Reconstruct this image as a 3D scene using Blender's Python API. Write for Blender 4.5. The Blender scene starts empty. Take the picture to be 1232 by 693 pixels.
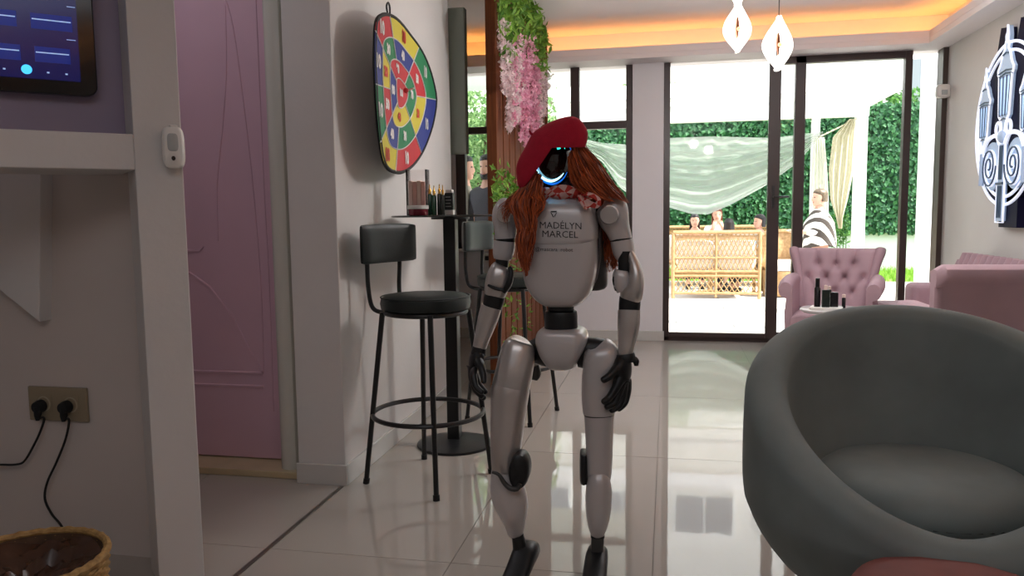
import bpy, bmesh, math, random
from mathutils import Vector, Matrix
from mathutils.bvhtree import BVHTree
random.seed(7)
SC = bpy.context.scene
COL = SC.collection
PI = math.pi
def V(*a): return Vector(a)

# ------------------------------------------------------------------ camera
YAW, PITCH, ROLL, FPX, CH = 0.19998, 0.09503, -0.012853, 927.74, 1.10
cy_, sy_ = math.cos(YAW), math.sin(YAW)
cp_, sp_ = math.cos(PITCH), math.sin(PITCH)
FWD = V(-sy_*cp_, cy_*cp_, -sp_)
R0 = V(cy_, sy_, 0)
U0 = R0.cross(FWD)
RGT = math.cos(ROLL)*R0 + math.sin(ROLL)*U0
UPV = -math.sin(ROLL)*R0 + math.cos(ROLL)*U0
CAM = V(0, 0, CH)
cd = bpy.data.cameras.new('camera')
cam = bpy.data.objects.new('camera', cd)
COL.objects.link(cam)
cam.matrix_world = Matrix(((RGT.x, UPV.x, -FWD.x, CAM.x), (RGT.y, UPV.y, -FWD.y, CAM.y), (RGT.z, UPV.z, -FWD.z, CAM.z), (0, 0, 0, 1)))
cd.sensor_width = 36.0
cd.lens = FPX/1232*36
cd.clip_end = 300
SC.camera = cam

# ------------------------------------------------------------------ world, sun, exposure
w = bpy.data.worlds.new('world'); SC.world = w; w.use_nodes = True
bg = w.node_tree.nodes['Background']
bg.inputs[0].default_value = (0.86, 0.93, 1.0, 1)
bg.inputs[1].default_value = 2.3
sd = bpy.data.lights.new('sun', 'SUN'); sd.energy = 8.0; sd.angle = 0.02; sd.color = (1.0, 0.96, 0.88)
so = bpy.data.objects.new('sun', sd); COL.objects.link(so)
so.rotation_euler = V(-0.75, 0.28, -1.0).to_track_quat('-Z', 'Y').to_euler()
# unseen fill light added behind the camera to lift the interior
ad = bpy.data.lights.new('room_fill', 'AREA'); ad.shape = 'RECTANGLE'; ad.size = 2.4; ad.size_y = 1.6
ad.energy = 16.0; ad.color = (0.94, 0.95, 1.0)
ao = bpy.data.objects.new('room_fill', ad); COL.objects.link(ao); ao.location = (0.0, -0.6, 2.56)
ad2 = bpy.data.lights.new('window_end_fill', 'AREA'); ad2.shape = 'RECTANGLE'; ad2.size = 1.8; ad2.size_y = 1.2  # second added fill, out of view, brightening the window end
ad2.energy = 14.0; ad2.color = (0.92, 0.95, 1.0)
ao2 = bpy.data.objects.new('window_end_fill', ad2); COL.objects.link(ao2); ao2.location = (0.9, 4.6, 2.56)
ad3 = bpy.data.lights.new('alcove_fill', 'AREA'); ad3.shape = 'RECTANGLE'; ad3.size = 0.5; ad3.size_y = 0.3  # small added fill, out of view, brightening the pink door alcove
ad3.energy = 2.4; ad3.color = (0.96, 0.95, 1.0)
ao3 = bpy.data.objects.new('alcove_fill', ad3); COL.objects.link(ao3); ao3.location = (-2.1, 2.4, 2.56)
SC.view_settings.view_transform = 'Standard'
SC.view_settings.look = 'None'
SC.view_settings.exposure = 0.52
SC.view_settings.gamma = 1.0
SC.view_settings.use_curve_mapping = False
try:
    SC.cycles.max_bounces = 10; SC.cycles.diffuse_bounces = 6; SC.cycles.glossy_bounces = 5
    SC.cycles.transparent_max_bounces = 16; SC.cycles.transmission_bounces = 8
    SC.cycles.use_denoising = True
    SC.cycles.sample_clamp_indirect = 6.0
    SC.cycles.caustics_reflective = False
except Exception: pass

# ------------------------------------------------------------------ projection helpers (pixel of the photograph -> place in the room)
def ray(x, y): return RGT*((x-616)/FPX) - UPV*((y-346.5)/FPX) + FWD
def at(x, y, Y): d = ray(x, y); return CAM + d*(Y/d.y)
def atz(x, y, z=0.0): d = ray(x, y); return CAM + d*((z-CH)/d.z)
def atx(x, y, X): d = ray(x, y); return CAM + d*(X/d.x)
def s2l(c):
    return tuple(((v/255/12.92) if v/255 <= 0.04045 else ((v/255+0.055)/1.055)**2.4) for v in c)

# ------------------------------------------------------------------ materials
MATS = {}
def mat(name, rgb, rough=0.5, metal=0.0, var=0.0, vscale=8.0, bump=0.0, bscale=60.0, emit=None, estr=0.0, sheen=0.0, coat=0.0, spec=0.5, trans=0.0, rgb2=None, stretch=None, subsurf=0.0):
    if name in MATS: return MATS[name]
    m = bpy.data.materials.new(name); m.use_nodes = True
    nt = m.node_tree; N = nt.nodes; Lk = nt.links
    b = N['Principled BSDF']
    col = s2l(rgb)
    b.inputs['Base Color'].default_value = (*col, 1)
    b.inputs['Roughness'].default_value = rough
    b.inputs['Metallic'].default_value = metal
    b.inputs['Specular IOR Level'].default_value = spec
    if sheen: b.inputs['Sheen Weight'].default_value = sheen; b.inputs['Sheen Roughness'].default_value = 0.4; b.inputs['Sheen Tint'].default_value = (*[min(1, c*2.5+0.1) for c in col], 1)
    if coat: b.inputs['Coat Weight'].default_value = coat; b.inputs['Coat Roughness'].default_value = 0.08
    if trans: b.inputs['Transmission Weight'].default_value = trans
    if emit:
        b.inputs['Emission Color'].default_value = (*s2l(emit), 1); b.inputs['Emission Strength'].default_value = estr
    tc = N.new('ShaderNodeTexCoord')
    src = tc.outputs['Object']
    if stretch:
        mp = N.new('ShaderNodeMapping'); mp.inputs['Scale'].default_value = stretch
        Lk.new(src, mp.inputs['Vector']); src = mp.outputs['Vector']
    if var or rgb2:
        n = N.new('ShaderNodeTexNoise'); n.inputs['Scale'].default_value = vscale; n.inputs['Detail'].default_value = 5
        Lk.new(src, n.inputs['Vector'])
        mr = N.new('ShaderNodeMapRange'); mr.inputs[1].default_value = 0.3; mr.inputs[2].default_value = 0.7
        Lk.new(n.outputs['Fac'], mr.inputs[0])
        mx = N.new('ShaderNodeMix'); mx.data_type = 'RGBA'
        c2 = s2l(rgb2) if rgb2 else tuple(c*(1-var) for c in col)
        c1 = col if rgb2 else tuple(min(1, c*(1+var)) for c in col)
        mx.inputs[6].default_value = (*c1, 1); mx.inputs[7].default_value = (*c2, 1)
        Lk.new(mr.outputs[0], mx.inputs[0]); Lk.new(mx.outputs[2], b.inputs['Base Color'])
    if bump:
        n2 = N.new('ShaderNodeTexNoise'); n2.inputs['Scale'].default_value = bscale; n2.inputs['Detail'].default_value = 3
        Lk.new(src, n2.inputs['Vector'])
        bp = N.new('ShaderNodeBump'); bp.inputs['Strength'].default_value = bump; bp.inputs['Distance'].default_value = 0.02
        Lk.new(n2.outputs['Fac'], bp.inputs['Height']); Lk.new(bp.outputs[0], b.inputs['Normal'])
    MATS[name] = m
    return m
def glassmat(name, tint=(1, 1, 1), gl=0.06):
    m = bpy.data.materials.new(name); m.use_nodes = True
    nt = m.node_tree; N = nt.nodes; Lk = nt.links
    N.remove(N['Principled BSDF'])
    t = N.new('ShaderNodeBsdfTransparent'); t.inputs[0].default_value = (*tint, 1)
    g = N.new('ShaderNodeBsdfGlossy'); g.inputs['Roughness'].default_value = 0.02
    f = N.new('ShaderNodeFresnel'); f.inputs[0].default_value = 1.2
    mx = N.new('ShaderNodeMixShader')
    Lk.new(f.outputs[0], mx.inputs[0]); Lk.new(t.outputs[0], mx.inputs[1]); Lk.new(g.outputs[0], mx.inputs[2])
    Lk.new(mx.outputs[0], N['Material Output'].inputs[0])
    MATS[name] = m
    return m
def leafy(name, a, b2, translucent=0.35, rough=0.6):
    m = bpy.data.materials.new(name); m.use_nodes = True
    nt = m.node_tree; N = nt.nodes; Lk = nt.links
    p = N['Principled BSDF']; p.inputs['Roughness'].default_value = rough
    gi = N.new('ShaderNodeNewGeometry')
    mx = N.new('ShaderNodeMix'); mx.data_type = 'RGBA'
    mx.inputs[6].default_value = (*s2l(a), 1); mx.inputs[7].default_value = (*s2l(b2), 1)
    Lk.new(gi.outputs['Random Per Island'], mx.inputs[0])
    Lk.new(mx.outputs[2], p.inputs['Base Color'])
    tr = N.new('ShaderNodeBsdfTranslucent'); Lk.new(mx.outputs[2], tr.inputs[0])
    ms = N.new('ShaderNodeMixShader'); ms.inputs[0].default_value = translucent
    Lk.new(p.outputs[0], ms.inputs[1]); Lk.new(tr.outputs[0], ms.inputs[2])
    Lk.new(ms.outputs[0], N['Material Output'].inputs[0])
    MATS[name] = m
    return m

WALL = mat('wall_paint', (210, 206, 203), 0.6, var=0.03, vscale=3, bump=0.05, bscale=40)
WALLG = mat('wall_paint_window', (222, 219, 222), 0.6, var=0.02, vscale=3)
CEIL = mat('ceiling_paint', (226, 221, 222), 0.7)
TILE = mat('glossy_tile', (170, 162, 154), 0.035, var=0.02, vscale=2, spec=0.5, bump=0.012, bscale=7)
GROUT = mat('grout', (120, 110, 102), 0.7)
PURPLE = mat('purple_panel', (150, 136, 158), 0.45, var=0.05, vscale=3)
PINKDOOR = mat('pink_door', (206, 170, 186), 0.32, var=0.03, vscale=4)
MARBLE = mat('sill_marble', (190, 172, 138), 0.3, var=0.08, vscale=10)
FRAME = mat('dark_frame', (58, 44, 42), 0.35, var=0.05)
BLACK = mat('black_metal', (18, 18, 19), 0.35)
RUB = mat('black_rubber', (14, 14, 15), 0.6)
GREENLEATHER = mat('green_leather', (17, 27, 25), 0.45, var=0.12, vscale=20, bump=0.05, bscale=180)
WOOD = mat('slat_wood', (108, 60, 34), 0.65, rgb2=(84, 44, 24), vscale=5, stretch=(14, 14, 0.8), bump=0.05, spec=0.12)
VELVET = mat('grey_velvet', (116, 124, 122), 0.75, var=0.2, vscale=4, sheen=0.2, bump=0.03, bscale=14)
PINKV = mat('pink_velvet', (174, 144, 152), 0.7, var=0.06, vscale=7, sheen=0.12)
ROSE = mat('rose_velvet', (122, 64, 56), 0.7, var=0.12, vscale=16, sheen=0.25)
GOLD = mat('gold', (196, 156, 84), 0.3, metal=0.9)
WHITE = mat('white_plastic', (222, 218, 212), 0.35)
PAINTW = mat('white_paint_outdoor', (238, 238, 236), 0.5)
GLASS = glassmat('window_glass')
ACRYL = glassmat('acrylic', (0.98, 0.97, 0.97))
SILVER = mat('robot_shell', (200, 195, 194), 0.36, metal=0.25, var=0.02, vscale=5, coat=0.25)
SILVERM = mat('robot_silver', (196, 190, 186), 0.3, metal=0.7, var=0.02)
RBLACK = mat('robot_black', (16, 16, 17), 0.42)
RGREY = mat('robot_dark_grey', (60, 58, 56), 0.4)

# ------------------------------------------------------------------ mesh builder
class MB:
    def __init__(s): s.v = []; s.f = []; s.mi = []
    def add(s, vs, fs, mi=0):
        o = len(s.v); s.v += [tuple(v) for v in vs]; s.f += [tuple(i+o for i in f) for f in fs]; s.mi += [mi]*len(fs); return s
    def box(s, a, b, M=None, mi=0):
        x0, y0, z0 = a; x1, y1, z1 = b
        vs = [V(x, y, z) for z in (z0, z1) for y in (y0, y1) for x in (x0, x1)]
        if M: vs = [M @ v for v in vs]
        return s.add(vs, [(0, 2, 3, 1), (4, 5, 7, 6), (0, 1, 5, 4), (2, 6, 7, 3), (0, 4, 6, 2), (1, 3, 7, 5)], mi)
    def loft(s, rings, cap=True, closed=True, mi=0, loop=False):
        n = len(rings[0]); vs = [p for r in rings for p in r]; fs = []
        m = len(rings)
        for i in range(m if loop else m-1):
            for j in range(n if closed else n-1):
                a = i*n+j; b = i*n+(j+1) % n; i2 = (i+1) % m
                fs.append((a, b, i2*n+(j+1) % n, i2*n+j))
        if cap and not loop: fs.append(tuple(range(n-1, -1, -1))); fs.append(tuple((m-1)*n+j for j in range(n)))
        return s.add(vs, fs, mi)
    def tube(s, pts, r, n=8, cap=True, loop=False, flat=1.0, up=None, mi=0):
        pts = [Vector(p) for p in pts]; rings = []; m = len(pts)
        if not isinstance(r, (list, tuple)): r = [r]*m
        pu = None
        for i, p in enumerate(pts):
            if loop: t = pts[(i+1) % m]-pts[i-1]
            else: t = pts[min(i+1, m-1)]-pts[max(i-1, 0)]
            t.normalize()
            if pu is None:
                h = Vector(up) if up else (V(0, 0, 1) if abs(t.z) < 0.9 else V(1, 0, 0))
            else: h = pu
            u = (h - t*h.dot(t)).normalized(); pu = u
            q = t.cross(u)
            rings.append([p + (u*math.cos(2*PI*k/n) + q*math.sin(2*PI*k/n)*flat)*r[i] for k in range(n)])
        return s.loft(rings, cap, mi=mi, loop=loop)
    def lathe(s, prof, c=(0, 0, 0), n=24, M=None, mi=0):
        rings = []
        for r, z in prof:
            ring = [V(c[0]+r*math.cos(2*PI*k/n), c[1]+r*math.sin(2*PI*k/n), c[2]+z) for k in range(n)]
            if M: ring = [M @ p for p in ring]
            rings.append(ring)
        return s.loft(rings, mi=mi)
    def ellip(s, c, r, n=20, m=12, M=None, e=1.0, mi=0):
        rings = []
        c = Vector(c)
        for i in range(m+1):
            ph = -PI/2+PI*i/m
            cp = max(1e-3, math.cos(ph))**e; sp = math.copysign(abs(math.sin(ph))**e, math.sin(ph))
            ring = []
            for k in range(n):
                a = 2*PI*k/n
                ca = math.copysign(abs(math.cos(a))**e, math.cos(a)); sa = math.copysign(abs(math.sin(a))**e, math.sin(a))
                q = V(r[0]*cp*ca, r[1]*cp*sa, r[2]*sp)
                ring.append(c + ((M @ q) if M else q))
            rings.append(ring)
        return s.loft(rings, mi=mi)
    def build(s, name, m, parent=None, smooth=True, bevel=0.0, mod=None, seg=2):
        return link_mesh(s, name, m, parent, smooth, bevel, seg)
ROOTM = {}
def link_mesh(s, name, m, parent, smooth, bevel, seg=2):
    xs = [v[0] for v in s.v]; ys = [v[1] for v in s.v]; zs = [v[2] for v in s.v]
    o0 = V((min(xs)+max(xs))/2, (min(ys)+max(ys))/2, min(zs))
    me = bpy.data.meshes.new(name)
    me.from_pydata([(v[0]-o0.x, v[1]-o0.y, v[2]-o0.z) for v in s.v], [], s.f)
    ms = m if isinstance(m, (list, tuple)) else [m]
    for q in ms: me.materials.append(q)
    if len(ms) > 1: me.polygons.foreach_set('material_index', s.mi)
    me.validate()
    if len(s.v) < 60000:
        bm = bmesh.new(); bm.from_mesh(me); bmesh.ops.recalc_face_normals(bm, faces=bm.faces); bm.to_mesh(me); bm.free()
    o = bpy.data.objects.new(name, me); COL.objects.link(o)
    o.location = o0
    if smooth:
        me.polygons.foreach_set('use_smooth', [True]*len(me.polygons))
        try: me.set_sharp_from_angle(angle=math.radians(42))
        except Exception: pass
    if bevel:
        b = o.modifiers.new('bevel', 'BEVEL'); b.width = bevel; b.segments = seg; b.limit_method = 'ANGLE'; b.angle_limit = math.radians(40)
    if parent is not None:
        o.parent = parent
        o.matrix_parent_inverse = ROOTM[parent.name].inverted() if parent.name in ROOTM else Matrix()
    ROOTM[o.name] = Matrix.Translation(o0) if not (parent is not None) else Matrix.Translation(o0)
    return o
def tag(o, label=None, cat=None, group=None, kind=None):
    if label: o['label'] = label
    if cat: o['category'] = cat
    if group: o['group'] = group
    if kind: o['kind'] = kind
    return o
def empty(name, loc, label, cat, group=None, rz=0.0):
    o = bpy.data.objects.new(name, None); COL.objects.link(o)
    o.location = loc; o.rotation_euler = (0, 0, rz); o.empty_display_size = 0.1
    ROOTM[o.name] = Matrix.Translation(Vector(loc)) @ Matrix.Rotation(rz, 4, 'Z')
    tag(o, label, cat, group)
    return o
def copy_tree(o, parent=None):
    c = o.copy(); COL.objects.link(c)
    if parent is not None:
        inv = o.matrix_parent_inverse.copy(); c.parent = parent; c.matrix_parent_inverse = inv
    for ch in list(o.children): copy_tree(ch, c)
    return c
def S(o): o['kind'] = 'structure'; return o
def catmull(pts, n=6, closed=False):
    P = [Vector(p) for p in pts]; out = []
    m = len(P)
    for i in range(m if closed else m-1):
        if closed: p0, p1, p2, p3 = P[i-1], P[i], P[(i+1) % m], P[(i+2) % m]
        else: p0, p1, p2, p3 = P[max(i-1, 0)], P[i], P[i+1], P[min(i+2, m-1)]
        for k in range(n):
            t = k/n
            out.append(0.5*((2*p1)+(p2-p0)*t+(2*p0-5*p1+4*p2-p3)*t*t+(3*p1-p0-3*p2+p3)*t**3))
    if not closed: out.append(P[-1])
    return out
def skinmesh(pts, edges, radii, root=0, sub=1):
    me = bpy.data.meshes.new('tmp'); me.from_pydata([tuple(p) for p in pts], edges, [])
    o = bpy.data.objects.new('tmp', me); COL.objects.link(o)
    o.modifiers.new('s', 'SKIN')
    sv = me.skin_vertices[0].data
    for i, r in enumerate(radii):
        r = r if isinstance(r, (tuple, list)) else (r, r)
        sv[i].radius = r; sv[i].use_root = (i == root)
    ss = o.modifiers.new('ss', 'SUBSURF'); ss.levels = sub; ss.render_levels = sub
    dg = bpy.context.evaluated_depsgraph_get(); dg.update()
    ev = o.evaluated_get(dg); em = ev.to_mesh()
    mb = MB(); mb.add([v.co.copy() for v in em.vertices], [tuple(p.vertices) for p in em.polygons])
    ev.to_mesh_clear()
    bpy.data.objects.remove(o); bpy.data.meshes.remove(me)
    return mb
def textmb(body, size, align='CENTER', spacing=1.0, extrude=0.0, bold=0.0):
    cu = bpy.data.curves.new('t', 'FONT'); cu.body = body; cu.size = size; cu.align_x = align; cu.align_y = 'CENTER'; cu.space_character = spacing
    cu.extrude = extrude; cu.offset = bold; cu.resolution_u = 2
    o = bpy.data.objects.new('t', cu); COL.objects.link(o)
    dg = bpy.context.evaluated_depsgraph_get(); dg.update()
    em = o.evaluated_get(dg).to_mesh()
    vs = [v.co.copy() for v in em.vertices]; fs = [tuple(p.vertices) for p in em.polygons]
    o.evaluated_get(dg).to_mesh_clear()
    bpy.data.objects.remove(o); bpy.data.curves.remove(cu)
    return vs, fs
def tex(mb, body, size, M, mi=0, spacing=1.0, extrude=0.0, bold=0.0):
    vs, fs = textmb(body, size, spacing=spacing, extrude=extrude, bold=bold)
    mb.add([M @ v for v in vs], fs, mi)
def frame3(o, x, y):
    x = x.normalized(); z = x.cross(y).normalized(); y = z.cross(x)
    return Matrix(((x.x, y.x, z.x, o.x), (x.y, y.y, z.y, o.y), (x.z, y.z, z.z, o.z), (0, 0, 0, 1)))
def leafmb(mb, p, size, nrm=None, mi=0, asp=0.5, drop=0.0):
    d = V(random.gauss(0, 1), random.gauss(0, 1), random.gauss(0, 1)-drop).normalized()
    n = nrm if nrm else V(random.gauss(0, 1), random.gauss(0, 1), random.gauss(0, 1))
    sd_ = d.cross(n)
    if sd_.length < 1e-3: sd_ = V(1, 0, 0)
    sd_.normalize(); nn = sd_.cross(d)
    a = p - d*size*0.5; b = p + d*size*0.5
    m1 = p + sd_*size*asp*0.5 + nn*size*0.08; m2 = p - sd_*size*asp*0.5 + nn*size*0.08
    mb.add([a, m1, b, m2], [(0, 1, 2, 3)], mi)

# ================================================================== SETTING
WY = 6.70   # inner face of the window wall
CZ = 2.60; SZ = 2.345
# floor: grout bed with one tile each
fl = S(MB().box((-3.2, -3.2, -0.12), (2.3, 6.9, -0.004)).build('floor', GROUT, smooth=False))
xg = [-3.19, -2.56, -1.93, -1.30, -0.67, -0.04, 0.59, 1.22, 1.85, 2.12]
yg = [-3.2, -2.45, -1.27, -0.09, 1.09, 2.27, 3.45, 4.63, 5.81, 6.78]
for i in range(len(xg)-1):
    for j in range(len(yg)-1):
        g = 0.0014
        mb = MB().box((xg[i]+g, yg[j]+g, -0.004), (xg[i+1]-g, yg[j+1]-g, 0.0))
        o = mb.build('tile', TILE, fl, smooth=False)
S(MB().box((-1.308, 0.6, 0.0), (-1.292, 2.86, 0.004)).build('trim_1', mat('threshold_strip', (120, 112, 104), 0.3, metal=0.7), smooth=False, bevel=0.001))
S(MB().box((-3.3, -3.3, CZ), (2.3, 6.9, CZ+0.12)).build('ceiling', CEIL, smooth=False))
S(MB().box((2.12, -3.3, 0), (2.32, 6.9, CZ)).build('wall_right', WALL, smooth=False))
S(MB().box((-3.3, -3.4, 0), (2.3, -3.2, CZ)).build('wall_back', WALL, smooth=False))
S(MB().box((-3.4, -3.3, 0), (-3.2, 7.0, CZ)).build('wall_far_left', WALL, smooth=False))
# dartboard wall
S(MB().box((-1.50, 2.885, 0), (-1.293, 4.57, CZ)).build('wall_left', WALL, smooth=False, bevel=0.004))
S(MB().box((-2.1, 4.45, 0), (-1.50, 4.57, CZ)).box((-2.1, 4.57, 0), (-1.90, 6.69, CZ)).build('wall_left_return', WALL, smooth=False))
SKIRT = mat('skirting_tile', (196, 194, 190), 0.15, var=0.02)
S(MB().box((-1.30, 2.885, 0), (-1.283, 4.57, 0.085)).build('baseboard_left', SKIRT, smooth=False, bevel=0.002))
S(MB().box((-1.505, 2.873, 0), (-1.283, 2.885, 0.085)).build('baseboard_wall_end', SKIRT, smooth=False, bevel=0.002))
# pink door wall
S(MB().box((-3.2, 3.08, 2.25), (-1.50, 3.2, CZ)).box((-3.2, 3.08, 0), (-2.55, 3.2, 2.25)).box((-1.62, 3.08, 0), (-1.50, 3.2, 2.25)).build('wall_door_side', WALL, smooth=False))
cas = MB()
prof = [(-1.625, 3.08), (-1.625, 2.99), (-1.615, 2.955), (-1.595, 2.94), (-1.565, 2.937), (-1.545, 2.95), (-1.54, 2.975), (-1.53, 2.955), (-1.515, 2.945), (-1.503, 2.95), (-1.503, 3.08)]
cas.loft([[V(x, y, z) for x, y in prof] for z in (0, 2.35)])
cas.box((-2.65, 2.95, 2.25), (-1.503, 3.08, 2.35))
S(cas.build('trim_2', mat('casing_paint', (204, 202, 192), 0.25)))
S(MB().box((-2.6, 2.912, 0), (-1.52, 3.09, 0.030)).build('trim_3', MARBLE, smooth=False, bevel=0.004))
dr = MB().box((-2.52, 3.055, 0.036), (-1.625, 3.095, 2.25)).build('door_1', PINKDOOR, smooth=False, bevel=0.002)
S(dr)
# raised mouldings of the pink door (curved outer bead, rectangular panels)
def dp(x, z, y=3.0565): return V(x, y, z)
def bead(pts, r=0.007): MB().tube(pts, r, 6).build('moulding', PINKDOOR, dr)
bead([dp(-2.40, 0.42), dp(-1.74, 0.42)])
bead([dp(-2.40, 0.36), dp(-1.74, 0.36)])
bead([dp(-2.42, 0.96), dp(-2.02, 0.96), dp(-2.0, 0.98)])
bead([dp(-2.42, 0.86), dp(-2.07, 0.86), dp(-1.98, 0.80), dp(-1.87, 0.66), dp(-1.80, 0.52), dp(-1.74, 0.42)])
bead(catmull([dp(-1.74, 0.42), dp(-1.735, 0.8), dp(-1.75, 1.2), dp(-1.78, 1.6), dp(-1.82, 1.95), dp(-1.9, 2.15)], 6))
bead(catmull([dp(-1.93, 1.0), dp(-1.92, 1.25), dp(-1.88, 1.5), dp(-1.85, 1.75), dp(-1.84, 2.1)], 6), 0.006)
bead(catmull([dp(-1.70, 0.25), dp(-1.695, 0.8), dp(-1.70, 1.3), dp(-1.70, 2.2)], 6), 0.006)
MB().lathe([(0.012, 0), (0.012, 0.05), (0.02, 0.055)], (0, 0, 0), 12, Matrix.Translation((-2.37, 3.055, 0.95)) @ Matrix.Rotation(PI/2, 4, 'X')).build('door_handle', PINKDOOR, dr)

# 45-degree plaster niche unit at the left
E0 = V(-1.395, 2.05, 0); UL = V(-1, -1, 0).normalized(); NO = V(1, -1, 0).normalized()
MN = Matrix(((UL.x, -NO.x, 0, E0.x), (UL.y, -NO.y, 0, E0.y), (0, 0, 1, 0), (0, 0, 0, 1)))  # local x = to the left, y = inward, z = up
S(MB().box((0, 0, 0), (0.128, 0.15, CZ), MN).build('wall_niche_pillar', WALL, smooth=False, bevel=0.003))
S(MB().box((0.128, 0, 1.240), (1.5, 0.34, 1.340), MN).build('wall_niche_shelf', WALL, smooth=False, bevel=0.003))
S(MB().box((0.02, 0.16, 1.340), (1.5, 0.20, CZ), MN).build('wall_niche_panel', PURPLE, smooth=False))
OY = 2.14
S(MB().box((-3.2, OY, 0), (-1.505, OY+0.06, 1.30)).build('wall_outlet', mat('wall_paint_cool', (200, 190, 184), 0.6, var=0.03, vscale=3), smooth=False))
a, b, c_, d_ = at(-60, 150, OY-0.02), at(55, 150, OY-0.02), at(56, 386, OY-0.02), at(-60, 292, OY-0.02)
mb = MB()
mb.loft([[V(p.x, OY-0.05, min(p.z, 1.3)) for p in (a, b, c_, d_)], [V(p.x, OY+0.01, min(p.z, 1.3)) for p in (a, b, c_, d_)]])
S(mb.build('wall_boxing', WALL, smooth=False, bevel=0.003))

# soffit with cove light
S(MB().box((-2.0, 6.46, SZ), (2.12, 6.90, 2.385)).box((-2.0, 6.46, 2.385), (1.92, 6.478, 2.440))
  .box((1.92, -3.2, SZ), (2.12, 6.46, 2.385)).box((1.92, -3.2, 2.385), (1.938, 6.478, 2.440)).build('ceiling_soffit', CEIL, smooth=False, bevel=0.002))
LED = mat('led_strip', (255, 150, 40), 0.5, emit=(255, 172, 84), estr=13)
tag(MB().box((-1.88, 6.58, 2.3855), (1.98, 6.60, 2.393)).box((1.99, -3.1, 2.3855), (2.01, 6.60, 2.393)).build('led_strip', LED, smooth=False),
    'orange glowing light strip hidden in the ceiling cove above the windows', 'light strip')
# window wall
S(MB().box((-2.1, WY, SZ+0.02), (2.12, WY+0.2, CZ)).build('wall_window_lintel', WALLG, smooth=False))
S(MB().box((-0.300, WY-0.005, 0), (-0.040, WY+0.2, SZ)).build('wall_window_pier', WALLG, smooth=False, bevel=0.003))
S(MB().box((-2.1, WY-0.003, 0), (-0.300, WY+0.2, 0.775)).build('wall_window_low', WALLG, smooth=False))
S(MB().box((-2.1, WY, 0.775), (-1.86, WY+0.2, SZ)).build('wall_window_left', WALLG, smooth=False))
S(MB().box((-1.9, WY-0.03, 0.775), (-0.300, WY+0.2, 0.80)).build('trim_4', mat('white_marble', (214, 212, 208), 0.15, var=0.04), smooth=False, bevel=0.004))
S(MB().box((-1.9, WY-0.018, 0), (-0.028, WY-0.003, 0.085)).build('baseboard_window', SKIRT, smooth=False, bevel=0.002))
S(MB().box((2.105, -3.2, 0), (2.12, 6.7, 0.085)).build('baseboard_right', SKIRT, smooth=False, bevel=0.002))
def pX(px, y=200): return at(px, y, WY+0.03).x
def pane(parent, x0, x1, z0, z1, y=WY+0.05):
    o = MB().box((x0, y, z0), (x1, y+0.006, z1)).build('pane', GLASS, parent, smooth=False); return o
# window_1
F0, F1 = WY+0.02, WY+0.09
m1 = pX(687); m2 = pX(697.5)
XL = pX(560.5, 220)
w1 = S(MB().box((-1.86, F0, 0.80), (XL, F1, SZ)).box((-0.355, F0, 0.80), (-0.300, F1, SZ)).box((-1.86, F0, 0.80), (-0.30, F1, 0.85)).build('window_1', FRAME, smooth=False, bevel=0.003))
MB().box((m1, F0, 0.85), (m2, F1, SZ)).build('mullion', FRAME, w1, smooth=False, bevel=0.003)
MB().box((XL, F0+0.005, 1.815), (m1, F1-0.005, 1.875)).build('transom', FRAME, w1, smooth=False, bevel=0.003)
MB().box((m2, F0+0.005, 1.820), (-0.355, F1-0.005, 1.885)).build('transom', FRAME, w1, smooth=False, bevel=0.003)
for x0, x1 in ((XL, m1), (m2, -0.355)):
    pane(w1, x0, x1, 0.85, 1.817); pane(w1, x0, x1, 1.88, SZ)
# door_2: the big glazed sliding door
xs = dict(l0=-0.040, l1=pX(806), a0=pX(922.5, 240), a1=pX(936.5, 240), b0=pX(954, 240), b1=pX(966.5, 240), c0=pX(1085, 200), c1=pX(1096.5, 120), d0=pX(1129, 120), d1=2.12)
d2 = S(MB().box((xs['l0'], F0, 0), (xs['l1'], F1, SZ)).box((xs['c0'], F0, 0), (xs['c1'], F1, SZ)).box((-0.04, F0, 0), (2.12, F1+0.02, 0.035)).build('door_2', FRAME, smooth=False, bevel=0.003))
MB().box((xs['d0'], WY-0.05, 0), (xs['d1'], F1, SZ)).build('jamb', mat('jamb_brown', (66, 52, 46), 0.4), d2, smooth=False, bevel=0.003)
MB().box((xs['a0'], F0-0.035, 0.04), (xs['a1'], F0+0.01, SZ)).build('stile', FRAME, d2, smooth=False, bevel=0.003)
MB().box((xs['b0'], F0, 0.03), (xs['b1'], F1, SZ)).build('stile', FRAME, d2, smooth=False, bevel=0.003)
MB().box((xs['l1'], F0-0.02, 0.035), (xs['a0'], F0+0.02, 0.075)).build('bottom_rail', FRAME, d2, smooth=False, bevel=0.003)
MB().box((xs['a1'], F0, 0.035), (xs['b0'], F0+0.04, 0.085)).build('bottom_rail', FRAME, d2, smooth=False, bevel=0.003)
MB().box((xs['b1'], F0, 0.035), (xs['c0'], F0+0.04, 0.085)).build('bottom_rail', FRAME, d2, smooth=False, bevel=0.003)
MB().box((xs['a1'], F0, 2.29), (xs['c0'], F1, SZ)).build('top_rail', FRAME, d2, smooth=False, bevel=0.003)
hz = at(935, 237, WY)
MB().box((hz.x-0.045, F0-0.055, hz.z-0.09), (hz.x-0.025, F0-0.034, hz.z+0.09)).tube([V(hz.x-0.035, F0-0.05, hz.z), V(hz.x-0.035, F0-0.085, hz.z), V(hz.x+0.085, F0-0.085, hz.z)], 0.008, 8).build('door_handle', BLACK, d2)
pane(d2, xs['l1'], xs['a0'], 0.07, SZ); pane(d2, xs['a1'], xs['b0'], 0.08, 2.29)
pane(d2, xs['b1'], xs['c0'], 0.08, 2.29); pane(d2, xs['c1'], xs['d0'], 0.035, SZ)

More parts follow.
